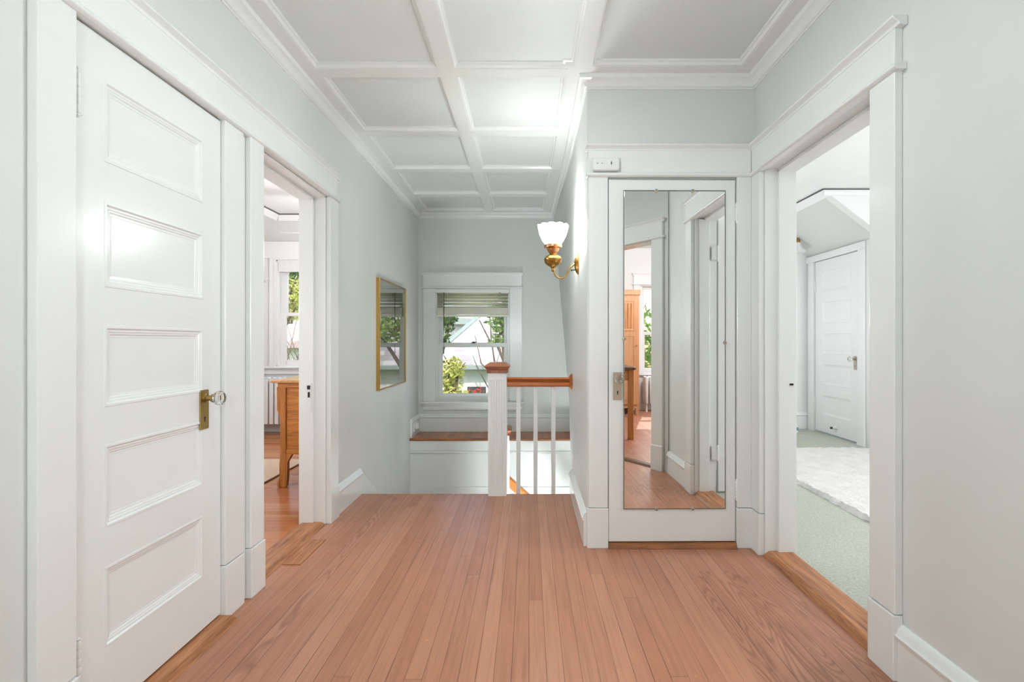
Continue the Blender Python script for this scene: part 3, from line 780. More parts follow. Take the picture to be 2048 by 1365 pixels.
m = MB(); m.tube([(XS-.018, sy, 1.642), (XS-.045, sy-.004, 1.638)], .0035, 8); m.lathe((XS-.047, sy-.004, 1.638), [(.006, -.004), (.006, .004)], 8, 'x'); m.build('switch_key', 'blackmetal', so)
m = MB(); m.lathe((scx, sy, 0), [(.006, 1.628), (.011, 1.634), (.013, 1.645), (.010, 1.652), (.022, 1.662), (.040, 1.672), (.054, 1.688), (.058, 1.704), (.060, 1.708), (.060, 1.714), (.056, 1.717), (.052, 1.728), (.036, 1.738), (.022, 1.742), (.020, 1.748)], 32, mod=lambda r, h, a, q: (r*(1+.03*math.cos(10*a)) if .02 < r < .056 and h < 1.7 else r, h))
m.build('font', 'brass', so, 0, True)
m = MB(); m.lathe((scx, sy, 0), [(.020, 1.746), (.026, 1.752), (.038, 1.772), (.042, 1.782), (.058, 1.788), (.060, 1.794), (.060, 1.806), (.056, 1.808)], 32, cap=False)
m.build('shade_holder', 'copper', so, 0, True, .0015)
def ruff(r, h, a, q): 
    s_ = q**1.6; lob = abs(math.cos(5.5*a))**.8
    return r*(1+.05*s_*(lob-.6)), h+.009*s_*s_*(lob-.6)
m = MB(); m.lathe((scx, sy, 0), [(.046, 1.806), (.056, 1.818), (.071, 1.840), (.083, 1.865), (.092, 1.892), (.098, 1.918), (.101, 1.934)], 108, cap=False, mod=ruff)
m.build('shade', 'shade', so, 0, True, .002)
m = MB(); m.lathe((scx, sy, 0), [(.012, 1.795), (.014, 1.82), (.027, 1.848), (.031, 1.868), (.027, 1.888), (.012, 1.900), (.001, 1.902)], 20)
t = NT('bulb_glow'); e = t.n('ShaderNodeEmission'); e.inputs[0].default_value = (1, .93, .84, 1); e.inputs[1].default_value = 22; t.done(e.outputs[0])
m.build('bulb', t.m, so, 0, True)

# added lamp, unseen below the floor line, fills the far hall with light
sl = thing('stair_fill_lamp', 'added unseen lamp on the stair wall filling the far hall', 'wall lamp', (XS, 4.10, -.88))
m = MB(); m.lathe((XS, 4.10, -.88), [(.05, 0), (.05, -.012), (.02, -.02), (.01, -.10)], 20, 'x'); m.build('backplate', 'brass', sl, 0, True)
m = MB(); m.lathe((.20, 4.10, 0), [(.02, -.91), (.05, -.905), (.055, -.885), (.04, -.87)], 20); m.build('shade_holder', 'brass', sl, 0, True)
m = MB(); m.lathe((.20, 4.10, 0), [(.035, -.87), (.06, -.845), (.06, -.83)], 24, cap=False); m.build('shade', 'tulip', sl, 0, True, .003)

# ---- picture on the left wall
pc = thing('framed_picture', 'thin gold framed picture under reflecting glass on the left wall', 'picture', (XL, 4.69, .75))
LP = L((XL, 0, 0), (0, 1, 0), (-1, 0, 0))
p0, p1, pz0, pz1 = 4.235, 5.145, .745, 1.708
m = MB(LP); m.frame((p0, 0, pz0), (1, 0, 0), (0, 0, 1), (0, -1, 0), p1-p0, pz1-pz0, [(0, 0), (0, .028), (.003, .031), (.009, .031), (.011, .028), (.011, .02)], False)
m.box(p0+.002, p1-.002, -.012, -.0005, pz0+.002, pz1-.002); m.build('frame', 'gold', pc)
m = MB(LP); m.box(p0+.008, p1-.008, -.016, -.012, pz0+.008, pz1-.008); mt = m.build('print', 'mat', pc)
m = MB(LP); m.box(p0+.09, p1-.09, -.0168, -.016, pz0+.09, pz1-.09); m.build('print_field', 'mat2', mt)
m = MB(LP); m.face([(p0+.009, -.022, pz0+.009), (p1-.009, -.022, pz0+.009), (p1-.009, -.022, pz1-.009), (p0+.009, -.022, pz1-.009)]); m.build('glass', 'picglass', pc)

# ================================================================== left bedroom
LBZ = 2.75
m = MB(); y0, y1 = 6.45, 6.6
BX0, BX1, BZ0, BZ1 = -3.262, -2.36, .843, 2.216
m.box(-3.75, BX0, y0, y1, -.12, 2.9); m.box(BX1, -1.455, y0, y1, -.12, 2.9); m.box(BX0, BX1, y0, y1, -.12, BZ0); m.box(BX0, BX1, y0, y1, BZ1, 2.9)
struct(m.build('wall_left_room_far', 'bright'), 'white window wall of the left bedroom', 'wall')
m = MB(); m.box(-3.75, -3.6, 2.1, 6.6, -.12, 2.9); m.box(-3.6, -1.455, 2.1, 2.2, -.12, 2.9); m.box(-1.462, -1.456, 3.33, 6.45, 0, 2.8)
struct(m.build('wall_left_room_side', 'bright'), 'white side walls of the left bedroom', 'wall')
m = MB(); m.box(-3.75, -1.455, 2.1, 6.6, LBZ, LBZ+.1)
m.hexa([(-3.6, 6.2, LBZ), (-1.455, 6.2, LBZ), (-1.455, 6.45, 2.455), (-3.6, 6.45, 2.455), (-3.6, 6.2, LBZ+.02), (-1.455, 6.2, LBZ+.02), (-1.455, 6.47, 2.475), (-3.6, 6.47, 2.475)])
m.hexa([(-3.1, 2.2, LBZ), (-3.1, 6.45, LBZ), (-3.6, 6.45, 2.35), (-3.6, 2.2, 2.35), (-3.1, 2.2, LBZ+.02), (-3.1, 6.45, LBZ+.02), (-3.62, 6.45, 2.37), (-3.62, 2.2, 2.37)])
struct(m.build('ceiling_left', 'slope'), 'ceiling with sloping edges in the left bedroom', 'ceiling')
m = MB(); m.box(-3.1, -1.455, 2.2, 6.2, LBZ-.004, LBZ)
struct(m.build('ceiling_left_flat', 'bright'), 'flat white middle of the left bedroom ceiling', 'ceiling')
m = MB()   # picture rail strip along the ceiling break
m.hexa([(-3.1, 6.195, LBZ-.012), (-1.455, 6.195, LBZ-.012), (-1.455, 6.24, LBZ-.08), (-3.13, 6.24, LBZ-.08), (-3.1, 6.205, LBZ-.004), (-1.455, 6.205, LBZ-.004), (-1.455, 6.25, LBZ-.07), (-3.13, 6.25, LBZ-.07)])
m.hexa([(-3.095, 2.2, LBZ-.012), (-3.095, 6.2, LBZ-.012), (-3.15, 6.24, LBZ-.08), (-3.15, 2.2, LBZ-.08), (-3.105, 2.2, LBZ-.004), (-3.105, 6.2, LBZ-.004), (-3.16, 6.25, LBZ-.07), (-3.16, 2.2, LBZ-.07)])
tl_ = struct(m.build('trim_17', 'brighttrim'), 'white rail along the left bedroom ceiling break', 'moulding')
m = MB(); m.box(-3.1, -1.455, 6.185, 6.197, LBZ-.016, LBZ-.003); m.box(-3.097, -3.085, 2.2, 6.19, LBZ-.016, LBZ-.003); m.build('painted_shade_strip', 'darkstrip', tl_)  # dark strip painted in as the shade of a ceiling gap
LB = L((0, 6.45, 0), (1, 0, 0), (0, 1, 0))
w2 = window('window_2', LB, BX0, BX1, BZ0, BZ1, 'white double hung window in the left bedroom', 1.515, 'brighttrim', stile=.09, bot=.06)
m = MB(LB); m.box(-3.6, -1.47, -.02, 0, 2.235, 2.45); m.box(BX0-.075, BX0, -.028, 0, BZ0, 2.235); m.box(BX0-.012, BX0+.004, -.036, 0, BZ0, 2.22); m.box(BX1, BX1+.1, -.028, 0, BZ0, 2.235)
m.prism('x', -3.6, -1.47, [(.03, BZ0-.03), (-.05, BZ0-.03), (-.06, BZ0-.015), (-.05, BZ0), (.03, BZ0)]); m.box(-3.6, -1.47, -.02, 0, BZ0-.10, BZ0-.03); m.box(BX0, BX1, -.036, 0, 2.216, 2.238)
struct(m.build('trim_18', 'brighttrim', None, .002), 'wide white casing of the left bedroom window', 'window casing')
rs = thing('roller_shade', 'short white roller shade at the left bedroom window', 'roller shade', ((BX0+BX1)/2, 6.45, 2.2))
m = MB(LB); m.lathe((BX0+.022, .012, 2.19), [(.016, 0), (.016, BX1-BX0-.044)], 16, 'x'); m.build('roller', 'plastic', rs, 0, True)
m = MB(LB); m.box(BX0+.03, BX1-.03, -.004, -.002, 2.06, 2.2); m.build('shade_cloth', 'plastic', rs)
hk = thing('curtain_hook', 'small white hook on the casing beside the left bedroom window', 'hook', (-3.40, 6.43, 1.94))
m = MB(); m.lathe((-3.40, 6.45, 1.945), [(.022, 0), (.022, -.006), (.008, -.012), (.008, -.03)], 14, 'y'); m.tube(cat([(-3.40, 6.42, 1.945), (-3.39, 6.385, 1.945), (-3.36, 6.375, 1.955), (-3.33, 6.38, 1.962)]), .009, 8); m.build('hook', 'plastic', hk, 0, True)
baseboard('baseboard_left_room', [(-1.47, 6.45), (-3.6, 6.45)], 'white baseboard behind the radiator', .195, 0, 'brighttrim')

# radiator
ra = thing('radiator', 'white cast iron radiator under the left bedroom window', 'radiator', (-2.95, 6.25, 0))
for j in range(11):
    x = -3.44+.065*j; m = MB()
    m.box(x-.024, x+.024, 6.16, 6.34, .14, .69)
    m.lathe((x, 6.25, 0), [(.0, .690), (.02, .692), (.026, .700), (.02, .712), (.0, .716)], 12)
    s_ = m.build('section', 'radiator', ra, .02, True)
for x in (-3.44, -2.79):
    for yy in (6.18, 6.32):
        m = MB(); m.lathe((x, yy, 0), [(.018, 0), (.022, .01), (.014, .05), (.02, .15)], 12); m.build('foot', 'radiator', ra, 0, True)
m = MB(); m.tube([(-3.46, 6.25, .2), (-2.77, 6.25, .2)], .03, 10); m.build('header_pipe', 'radiator', ra, 0, True)
m = MB(); m.tube([(-3.46, 6.25, .64), (-2.77, 6.25, .64)], .03, 10); m.build('header_pipe', 'radiator', ra, 0, True)

# dresser
dr = thing('oak_dresser', 'golden oak dresser standing just inside the left doorway', 'dresser', (-1.72, 4.5, 0))
xA, xB, yA, yB = -1.985, -1.50, 3.985, 5.05
m = MB(); pts = []
pts = [(xB+.02, yA-.035), (xB+.02, yB+.035)]
for k in range(13):
    q = k/12; pts.append((xA-.06-.03*math.sin(PI*q)-0.02*math.sin(2*PI*q), yB+.035-(yB-yA+.07)*q))
m.prism('z', .835, .857, pts); m.build('top', 'oaktop', dr, .006)
m = MB(); m.box(xA+.02, xB, yA+.012, yB-.012, .815, .835); m.prism('z', .795, .835, [(xA-.02, yA), (xB, yA), (xB, yB), (xA-.02, yB)]); m.build('top_rail', 'oakx', dr, .003)
for j, (za, zb) in enumerate(((.679, .795), (.549, .681), (.414, .551), (.296, .416))):
    m = MB(); m.box(xA+.045, xB-.01, yA+.014, yA+.03, za, zb); m.build('side_panel', 'oakx', dr, .002)
m = MB(); m.box(xA+.045, xB-.01, yA+.006, yA+.03, .262, .298); m.build('side_rail', 'oakx', dr, .003)
m = MB(); m.box(xA+.045, xB-.01, yB-.03, yB-.01, .262, .795); m.build('side_panel', 'oakx', dr)
m = MB(); m.box(xB-.02, xB, yA+.02, yB-.02, .262, .8); m.build('back_panel', 'oakx', dr)
for j, (za, zb) in enumerate(((.66, .79), (.47, .65), (.275, .46))):
    m = MB(); m.box(xA-.006, xA+.02, yA+.06, yB-.06, za, zb); q = m.build('drawer', 'oakx', dr, .004)
    for yy in (yA+.28, yB-.28):
        k_ = MB(); k_.lathe((xA-.006, yy, (za+zb)/2), [(.008, 0), (.007, -.012), (.016, -.018), (.014, -.028), (.0, -.03)], 14, 'x'); k_.build('drawer_knob', 'oakz', q, 0, True)
for (cx, cy, sx) in ((xA+.022, yA+.022, 1), (xA+.022, yB-.022, 1), (xB-.022, yA+.022, -1), (xB-.022, yB-.022, -1)):
    m = MB(); h = .022
    m.box(cx-h, cx+h, cy-h, cy+h, 0, .80)
    # scrolled foot
    o = -sx
    m.prism('y', cy-h*.9, cy+h*.9, [(cx+o*h, .0), (cx+o*(h+.022), .004), (cx+o*(h+.028), .02), (cx+o*(h+.022), .045), (cx+o*(h+.008), .075), (cx+o*(h+.004), .13), (cx+o*(h+.008), .18), (cx+o*h, .24)])
    m.prism('y', cy-h*.9, cy+h*.9, [(cx-o*h, .0), (cx-o*(h+.006), .01), (cx-o*(h+.012), .08), (cx-o*(h+.014), .2), (cx-o*(h+.05), .262), (cx-o*h, .262)])
    if sx == 1: m.prism('y', cy-h*.8, cy+h*.8, [(cx-h, .80), (cx-h-.028, .80), (cx-h-.026, .62), (cx-h-.014, .575), (cx-h, .56)])
    m.build('leg', 'oakz', dr, .002)

rg = tag(MB().box(-3.25, -2.17, 3.2, 4.9, 0, .012).build('area_rug', 'rug', None, .004), 'flat tan rug with dark edge in the left bedroom', 'rug')
m = MB(); m.box(-3.256, -2.164, 3.194, 4.906, 0, .007); m.build('rug_binding', 'darkwood', rg)

# ceiling fan (only a blade shows past the jamb)
fan = thing('ceiling_fan', 'white ceiling fan blade tip seen in the left bedroom', 'ceiling fan', (-2.05, 5.35, LBZ))
m = MB(); m.lathe((-2.05, 5.35, 0), [(.06, LBZ-.004), (.065, LBZ-.03), (.02, LBZ-.06), (.013, LBZ-.07), (.013, LBZ-.27), (.05, LBZ-.28), (.10, LBZ-.31), (.105, LBZ-.37), (.08, LBZ-.41), (.04, LBZ-.42)], 24); m.build('motor', 'plastic', fan, 0, True)
for k in range(5):
    a = PI+.12+2*PI*k/5; R_ = Matrix.Translation((-2.05, 5.35, LBZ-.43)) @ Matrix.Rotation(a, 4, 'Z') @ Matrix.Rotation(-.22, 4, 'X')
    m = MB(R_); m.prism('z', -.004, .004, [(.16, -.045), (.50, -.062), (.58, -.058), (.60, -.03), (.60, .03), (.58, .058), (.50, .062), (.16, .045)]); bd = m.build('blade', 'plastic', fan, .002)
    m = MB(R_); m.box(.08, .2, -.012, .012, -.008, -.003); m.build('blade_iron', 'brass', bd)
m = MB(); m.lathe((-2.05, 5.35, 0), [(.04, LBZ-.42), (.07, LBZ-.44), (.10, LBZ-.50), (.085, LBZ-.56), (.03, LBZ-.59), (.001, LBZ-.592)], 24); m.build('added_light_bowl', 'globe', fan, 0, True)  # light bowl added under the fan, unseen, to brighten the bedroom

# ================================================================== right bedroom
m = MB(); m.box(1.34, 3.9, 6.6, 6.75, -.12, 2.9)
struct(m.build('wall_right_room_far', 'bright'), 'pale far wall of the right bedroom', 'wall')
m = MB(); X3 = 3.68
m.box(X3, X3+.12, 5.2, 5.575, -.12, 2.4); m.box(X3, X3+.12, 6.445, 6.6, -.12, 2.4); m.box(X3, X3+.12, 5.575, 6.445, 2.185, 2.4)
struct(m.build('wall_right_room_side', 'bright'), 'white wall holding the far closet door', 'wall')
m = MB(); m.box(1.44, 4.8, 1.05, 1.17, -.12, 2.9)
m.box(4.65, 4.8, 1.17, 2.4, -.12, 2.9); m.box(4.65, 4.8, 4.2, 5.3, -.12, 2.9); m.box(4.65, 4.8, 2.4, 4.2, -.12, .8); m.box(4.65, 4.8, 2.4, 4.2, 2.2, 2.9)
struct(m.build('wall_right_room_near', 'bright'), 'window walls of the right bedroom beyond the doorway', 'wall')
m = MB(); m.prism('y', 5.2, 5.3, [(3.055, LBZ), (4.8, LBZ), (4.8, 0), (X3+.0, 0), (X3+.0, 2.27)])
struct(m.build('wall_dormer', 'bright'), 'bright dormer cheek above the sloping bedroom ceiling', 'wall')
m = MB(); m.box(1.34, 4.8, 1.05, 6.75, LBZ, LBZ+.1)
struct(m.build('ceiling_right', 'bright'), 'flat white ceiling of the right bedroom', 'ceiling')
m = MB(); m.hexa([(3.06, 5.21, LBZ), (3.06, 6.6, LBZ), (X3+.03, 6.6, 2.25), (X3+.03, 5.21, 2.25), (3.06, 5.21, LBZ+.03), (3.06, 6.6, LBZ+.03), (X3+.06, 6.6, 2.28), (X3+.06, 5.21, 2.28)])
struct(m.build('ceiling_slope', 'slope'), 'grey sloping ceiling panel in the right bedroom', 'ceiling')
m = MB()
m.hexa([(3.055, 5.19, LBZ-.012), (3.055, 6.6, LBZ-.012), (3.125, 6.6, LBZ-.075), (3.125, 5.19, LBZ-.075), (3.07, 5.19, LBZ-.003), (3.07, 6.6, LBZ-.003), (3.14, 6.6, LBZ-.065), (3.14, 5.19, LBZ-.065)])
m.box(3.06, 4.65, 5.185, 5.2, LBZ-.07, LBZ-.01)
tr_ = struct(m.build('trim_19', 'brighttrim'), 'white rail along the right bedroom ceiling break', 'moulding')
m = MB(); m.box(3.045, 3.056, 5.18, 6.6, LBZ-.013, LBZ-.002); m.box(3.045, 4.65, 5.178, 5.186, LBZ-.013, LBZ-.002); m.build('painted_shade_strip', 'darkstrip', tr_)  # gap shade along the ceiling, put in as dark strips
LX = L((X3, 0, 0), (0, 1, 0), (1, 0, 0))
m = MB(LX); m.box(5.46, 5.575, -.02, 0, 0, 2.185); m.box(6.445, 6.56, -.02, 0, 0, 2.185); m.box(5.46, 6.6, -.022, 0, 2.185, 2.265); m.box(5.455, 5.58, -.026, 0, 0, .22)
struct(m.build('trim_20', 'brighttrim', None, .003), 'white casing of the far door in the right bedroom', 'door casing')
L4 = L((X3+.008, 6.44, 0), (0, -1, 0), (1, 0, 0))
sc4 = 2.14/2.055
d4 = panel_door('door_4', L4, .86, .03, 2.178, [((a-.028)*sc4+.03, (b_-.028)*sc4+.03) for a, b_ in PAN], mat='brighttrim', stile=.15)
struct(d4, 'closed white panel door in the right bedroom', 'door')
knobset(d4, L4, .79, .965, 'nickel')
hinge(d4, L4, .0, 1.80, 1.93, leaf=.02); hinge(d4, L4, .0, .28, .42, leaf=.02)
m = MB(L4); m.lathe((.44, 0, .125), [(.026, 0), (.024, -.012), (.014, -.03), (.014, -.05)], 16, 'y'); q = m.build('doorstop', 'plastic', d4, 0, True)
m = MB(L4); m.lathe((.44, 0, .125), [(.013, -.05), (.013, -.07), (.008, -.074)], 14, 'y'); m.build('bumper_tip', 'rubber', q, 0, True)
baseboard('baseboard_right_room', [(X3, 6.6), (1.45, 6.6)], 'white baseboard on the far wall of the right bedroom', .22, .012, 'brighttrim')
# bedroom window (lights the room, out of the picture)
LW = L((4.65, 0, 0), (0, 1, 0), (1, 0, 0))
window('window_3', LW, 2.4, 4.2, .8, 2.2, 'white double hung window lighting the right bedroom', 1.5, 'brighttrim')
# shag rug
random.seed(4)
sg = MB(); nx_, ny_ = 60, 110; xa, xb, ya, yb = 2.16, 3.62, 2.5, 5.3; idx = []
for i in range(nx_+1):
    for j in range(ny_+1):
        e = min(i, nx_-i, j, ny_-j); jx = random.uniform(-.008, .008)
        sg.pt((xa+(xb-xa)*i/nx_+(jx if e else random.uniform(-.014, .014)), ya+(yb-ya)*j/ny_+(jx if e else random.uniform(-.014, .014)), .013+(.0 if e == 0 else .024+random.uniform(0, .012))))
for i in range(nx_):
    for j in range(ny_):
        a = i*(ny_+1)+j; sg.f.append([a, a+ny_+1, a+ny_+2, a+1])
tag(sg.build('shag_rug', 'shag', None, 0, True), 'white shaggy rug on the green bedroom carpet', 'rug')
# tulip wall lamp
tlp = thing('bedroom_sconce', 'white tulip glass wall lamp half hidden by the right door jamb', 'wall lamp', (3.37, 6.6, 2.4))
m = MB(); m.lathe((3.37, 6.6, 2.47), [(.05, 0), (.05, -.01), (.03, -.02), (.01, -.024)], 20, 'y'); m.build('backplate', 'brass', tlp, 0, True)
m = MB(); m.tube(cat([(3.37, 6.58, 2.47), (3.375, 6.48, 2.49), (3.395, 6.38, 2.485), (3.40, 6.33, 2.46)]), .006, 8); m.build('arm', 'brass', tlp, 0, True)
m = MB(); m.lathe((3.40, 6.32, 0), [(.004, 2.475), (.010, 2.465), (.022, 2.452), (.026, 2.44), (.026, 2.41)], 18); m.build('shade_holder', 'brass', tlp, 0, True)
m = MB(); m.lathe((3.40, 6.32, 0), [(.028, 2.415), (.034, 2.40), (.036, 2.375), (.05, 2.335), (.085, 2.30), (.092, 2.292)], 54, cap=False, mod=lambda r, h, a, q: (r*(1+.06*q*q*math.cos(6*a)), h+.008*q*q*math.cos(6*a))); m.build('shade', 'tulip', tlp, 0, True, .003)
bt = thing('spray_bottle', 'white bottle with blue label on carpet by the bedroom baseboard', 'bottle', (3.375, 6.33, .012))
m = MB(); m.lathe((3.375, 6.33, 0), [(.03, .012), (.033, .02), (.033, .09), (.026, .115), (.014, .125)], 18); m.build('bottle_body', 'plastic', bt, 0, True)
m = MB(); m.lathe((3.375, 6.33, 0), [(.0335, .04), (.0338, .08)], 18, cap=False); m.build('bottle_label', 'bottle_blue', bt, 0, True)
m = MB(); m.lathe((3.375, 6.33, 0), [(.016, .124), (.016, .145), (.010, .150)], 14); m.box(3.35, 3.40, 6.32, 6.34, .148, .168); m.build('bottle_cap', 'plastic', bt, .003)

# ================================================================== room behind the camera (seen in the mirror)
MW0, MW1, MZ0, MZ1 = 2.02, 2.86, .62, 2.12
m = MB(); y0, y1 = -3.0, -2.85
m.box(-.2, MW0, y0, y1, -.12, 2.8); m.box(MW1, 3.35, y0, y1, -.12, 2.8); m.box(MW0, MW1, y0, y1, -.12, MZ0); m.box(MW0, MW1, y0, y1, MZ1, 2.8)
m.box(3.2, 3.35, -2.85, 1.05, -.12, 2.8); m.box(-.35, -.2, -3.0, -1.5, -.12, 2.8)
struct(m.build('wall_front_room', 'bright'), 'white walls of the sunny room seen in the mirror', 'wall')
m = MB(); m.prism('z', 2.75, 2.85, [(-.36, -1.16), (1.33, 1.22), (1.45, 1.12), (3.35, 1.12), (3.35, -3.0), (-.36, -3.0)])
struct(m.build('ceiling_front', 'bright'), 'white ceiling of the sunny room behind the camera', 'ceiling')
LN = L((0, -2.85, 0), (-1, 0, 0), (0, -1, 0))
window('window_4', LN, -MW1, -MW0, MZ0, MZ1, 'sunny white window seen in the mirror', 1.30, 'brighttrim')
m = MB(LN); m.box(-MW1-.12, -MW1, -.025, 0, MZ0, MZ1); m.box(-MW0, -MW0+.12, -.025, 0, MZ0, MZ1); head(m, -MW1-.12, -MW0+.12, MZ1, .025, .2)
m.box(-MW1-.14, -MW0+.14, -.05, 0, MZ0-.03, MZ0)
struct(m.build('trim_21', 'brighttrim', None, .003), 'white casing of the window seen in the mirror', 'window casing')
wd = thing('wardrobe', 'tall light oak wardrobe reflected in the door mirror', 'wardrobe', (1.42, -2.55, 0))
wx0, wx1, wy0, wy1 = .98, 1.865, -2.83, -2.30
m = MB(); m.box(wx0, wx1, wy0, wy1, .10, 1.93); m.build('body', 'wardz', wd, .004)
m = MB(); m.box(wx0-.02, wx1+.02, wy0, wy1+.02, 1.90, 1.985); m.build('cornice', 'wardz', wd, .008)
for x in (wx0+.03, wx1-.03):
    for yy in (wy0+.03, wy1-.03):
        q = MB(); q.box(x-.03, x+.03, yy-.03, yy+.03, 0, .11); q.build('foot', 'wardz', wd, .004)
for a, b_ in ((wx0+.03, (wx0+wx1)/2-.003), ((wx0+wx1)/2+.003, wx1-.03)):
    m = MB(); m.box(a, b_, wy1, wy1+.02, .16, 1.87); dd = m.build('door', 'wardz', wd, .003)
    m = MB(); wdt = b_-a
    m.frame((a+.05, wy1+.02, 1.33), (1, 0, 0), (0, 0, 1), (0, 1, 0), wdt-.1, .48, [(0, 0), (.004, .008), (.012, .008), (.016, .002)])
    m.frame((a+.05, wy1+.02, .24), (1, 0, 0), (0, 0, 1), (0, 1, 0), wdt-.1, 1.02, [(0, 0), (.004, .008), (.012, .008), (.016, .002)])
    m.build('door_panel', 'wardz', dd)
    for k in range(5):
        x = a+.10+(wdt-.2)*k/4; q = MB(); q.box(x-.012, x+.012, wy1+.02, wy1+.03, 1.37, 1.77); q.build('flute', 'oakz', dd, .004)
    q = MB(); q.lathe((b_-.02 if a < 1.2 else b_-.02, wy1+.02, 1.10), [(.008, 0), (.006, .015), (.013, .022), (.0, .03)], 12, 'y'); q.build('door_knob', 'brass', dd, 0, True)
tb = thing('oak_desk', 'oak desk edge and leg reflected in the door mirror', 'desk', (.95, -.55, 0))
m = MB(); m.prism('z', .825, .86, [(.62, -.25), (1.31, -.25), (1.34, -.28), (1.34, -.86), (1.31, -.9), (.62, -.9)]); m.build('top', 'darkwood', tb, .012)
for x in (.67, 1.275):
    for yy in (-.30, -.85):
        m = MB(); m.box(x-.03, x+.03, yy-.03, yy+.03, 0, .825); m.build('leg', 'oakz', tb, .004)
m = MB(); m.box(.70, 1.245, -.31, -.29, .70, .825); m.build('apron', 'oakx', tb)
m = MB(); m.box(.70, 1.245, -.86, -.84, .70, .825); m.build('apron', 'oakx', tb)
m = MB(); m.box(1.265, 1.285, -.82, -.33, .70, .825); m.build('apron', 'oakx', tb)
r2 = thing('radiator', 'white radiator under the sunny window in the mirror', 'radiator', (2.4, -2.65, 0))
for j in range(10):
    x = 2.06+.075*j; m = MB(); m.box(x-.028, x+.028, -2.76, -2.56, .12, .585); m.build('section', 'radiator', r2, .024, True)
for x in (2.06, 2.735):
    m = MB(); m.lathe((x, -2.6, 0), [(.022, 0), (.016, .05), (.02, .13)], 12); m.build('foot', 'radiator', r2, 0, True)

# added fill lamps for hall and rooms, modelled as fixtures, out of view
def flush_fill_lamp(label, x, y, zc, r):  # globe lamp added to brighten the mirrored room
    o = thing('added_ceiling_lamp', label, 'added ceiling lamp', (x, y, zc))
    m = MB(); m.lathe((x, y, 0), [(r*.6, zc), (r*.6, zc-.02), (r*.5, zc-.03)], 28); m.build('canopy', 'brass', o, 0, True)
    m = MB(); m.lathe((x, y, 0), [(r*.5, zc-.03), (r*.85, zc-.06), (r, zc-.06-r*.5), (r*.85, zc-.06-r), (r*.4, zc-.06-r*1.25), (.001, zc-.06-r*1.3)], 28); m.build('globe', 'globe', o, 0, True)
    return o
hl = thing('added_ceiling_lamp', 'added drum lamp on the near hall ceiling, out of view', 'added ceiling lamp', (-.02, 1.7, CE))
m = MB(); m.lathe((-.02, 1.7, 0), [(.09, CE), (.10, CE-.03), (.17, CE-.035), (.175, CE-.045), (.175, CE-.11), (.165, CE-.118)], 32, cap=False); m.build('drum', 'plastic', hl, 0, True)
m = MB(); m.lathe((-.02, 1.7, 0), [(.165, CE-.118), (.001, CE-.119)], 32); m.build('diffuser', 'globe', hl, 0, True)
def added_floor_lamp(label, x, y, z):  # unseen lamps put in to brighten the hall and bedrooms
    pl = thing('added_floor_lamp', label, 'added floor lamp', (x, y, z))
    m = MB(); m.lathe((x, y, 0), [(.14, z), (.14, z+.018), (.03, z+.033), (.012, z+.05)], 28); m.build('base', 'brass', pl, 0, True)
    m = MB(); m.tube([(x, y, z+.04), (x, y, 1.26)], .009, 10); m.build('pole', 'brass', pl, 0, True)
    m = MB(); m.lathe((x, y, 0), [(.03, 1.25), (.10, 1.27), (.115, 1.29)], 28, cap=False); m.build('bowl_shade', 'tulip', pl, 0, True, .003)
added_floor_lamp('added brass floor lamp behind the camera to light the hall', -.33, -.75, 0)
added_floor_lamp('added unseen brass floor lamp near the window of the right bedroom', 3.85, 2.55, .012)
added_floor_lamp('added unseen brass floor lamp in the far left corner of the right bedroom', 2.2, 5.7, .012)
added_floor_lamp('added unseen brass floor lamp in the near corner of the left bedroom', -2.7, 2.75, 0)
flush_fill_lamp('added unseen globe lamp on the front room ceiling', 2.2, -1.0, 2.75, .16)

# ================================================================== outdoors
GZ = -3.4
m = MB(); m.box(-60, 60, -60, 80, GZ-.3, GZ)
struct(m.build('ground', 'lawn'), 'lawn and yard far below the windows', 'ground')

def tree(label, base, trunk_h, blobs, n, size, mat, cat_='tree', seed=1, name='tree', limbs=True, narrow=1.):
    R = random.Random(seed)
    o = thing(name, label, cat_, base)
    bx, by, bz = base
    m = MB(); m.tube([(bx, by, bz), (bx+.05, by+.03, bz+trunk_h*.5), (bx-.03, by, bz+trunk_h)], [.16, .12, .06], 8)
    if limbs:
        for (cx, cy, cz, r) in blobs:
            m.tube([(bx, by, bz+trunk_h*.55), ((bx+cx)/2+R.uniform(-.2, .2), (by+cy)/2, (bz+trunk_h*.6+cz)/2), (cx, cy, cz), (cx+R.uniform(-r, r)*.7, cy, cz+r*.7)], [.07, .05, .03, .01], 6)
            for k in range(3):
                m.tube([(cx, cy, cz), (cx+R.uniform(-r, r), cy+R.uniform(-r, r)*.5, cz+R.uniform(-.2, .9)*r)], [.022, .008], 5)
    m.build('trunk', 'bark', o, 0, True)
    m = MB(); tot = sum(b_[3]**2 for b_ in blobs)
    for (cx, cy, cz, r) in blobs:
        for k in range(int(n*r*r/tot)):
            d = Vector((R.gauss(0, 1), R.gauss(0, 1), R.gauss(0, 1))).normalized()*r*(R.random()**.45)
            c_ = Vector((cx, cy, cz))+Vector((d.x, d.y, d.z*.85))
            a = Vector((R.gauss(0, 1), R.gauss(0, 1), R.gauss(0, 1))).normalized(); b_ = a.cross(Vector((R.gauss(0, 1), R.gauss(0, 1), R.gauss(0, 1)))).normalized()
            s_ = size*R.uniform(.6, 1.3)
            m.face([c_-a*s_, c_+b_*s_*.42*narrow, c_+a*s_, c_-b_*s_*.42*narrow])
    m.build('foliage', mat, o)
    return o
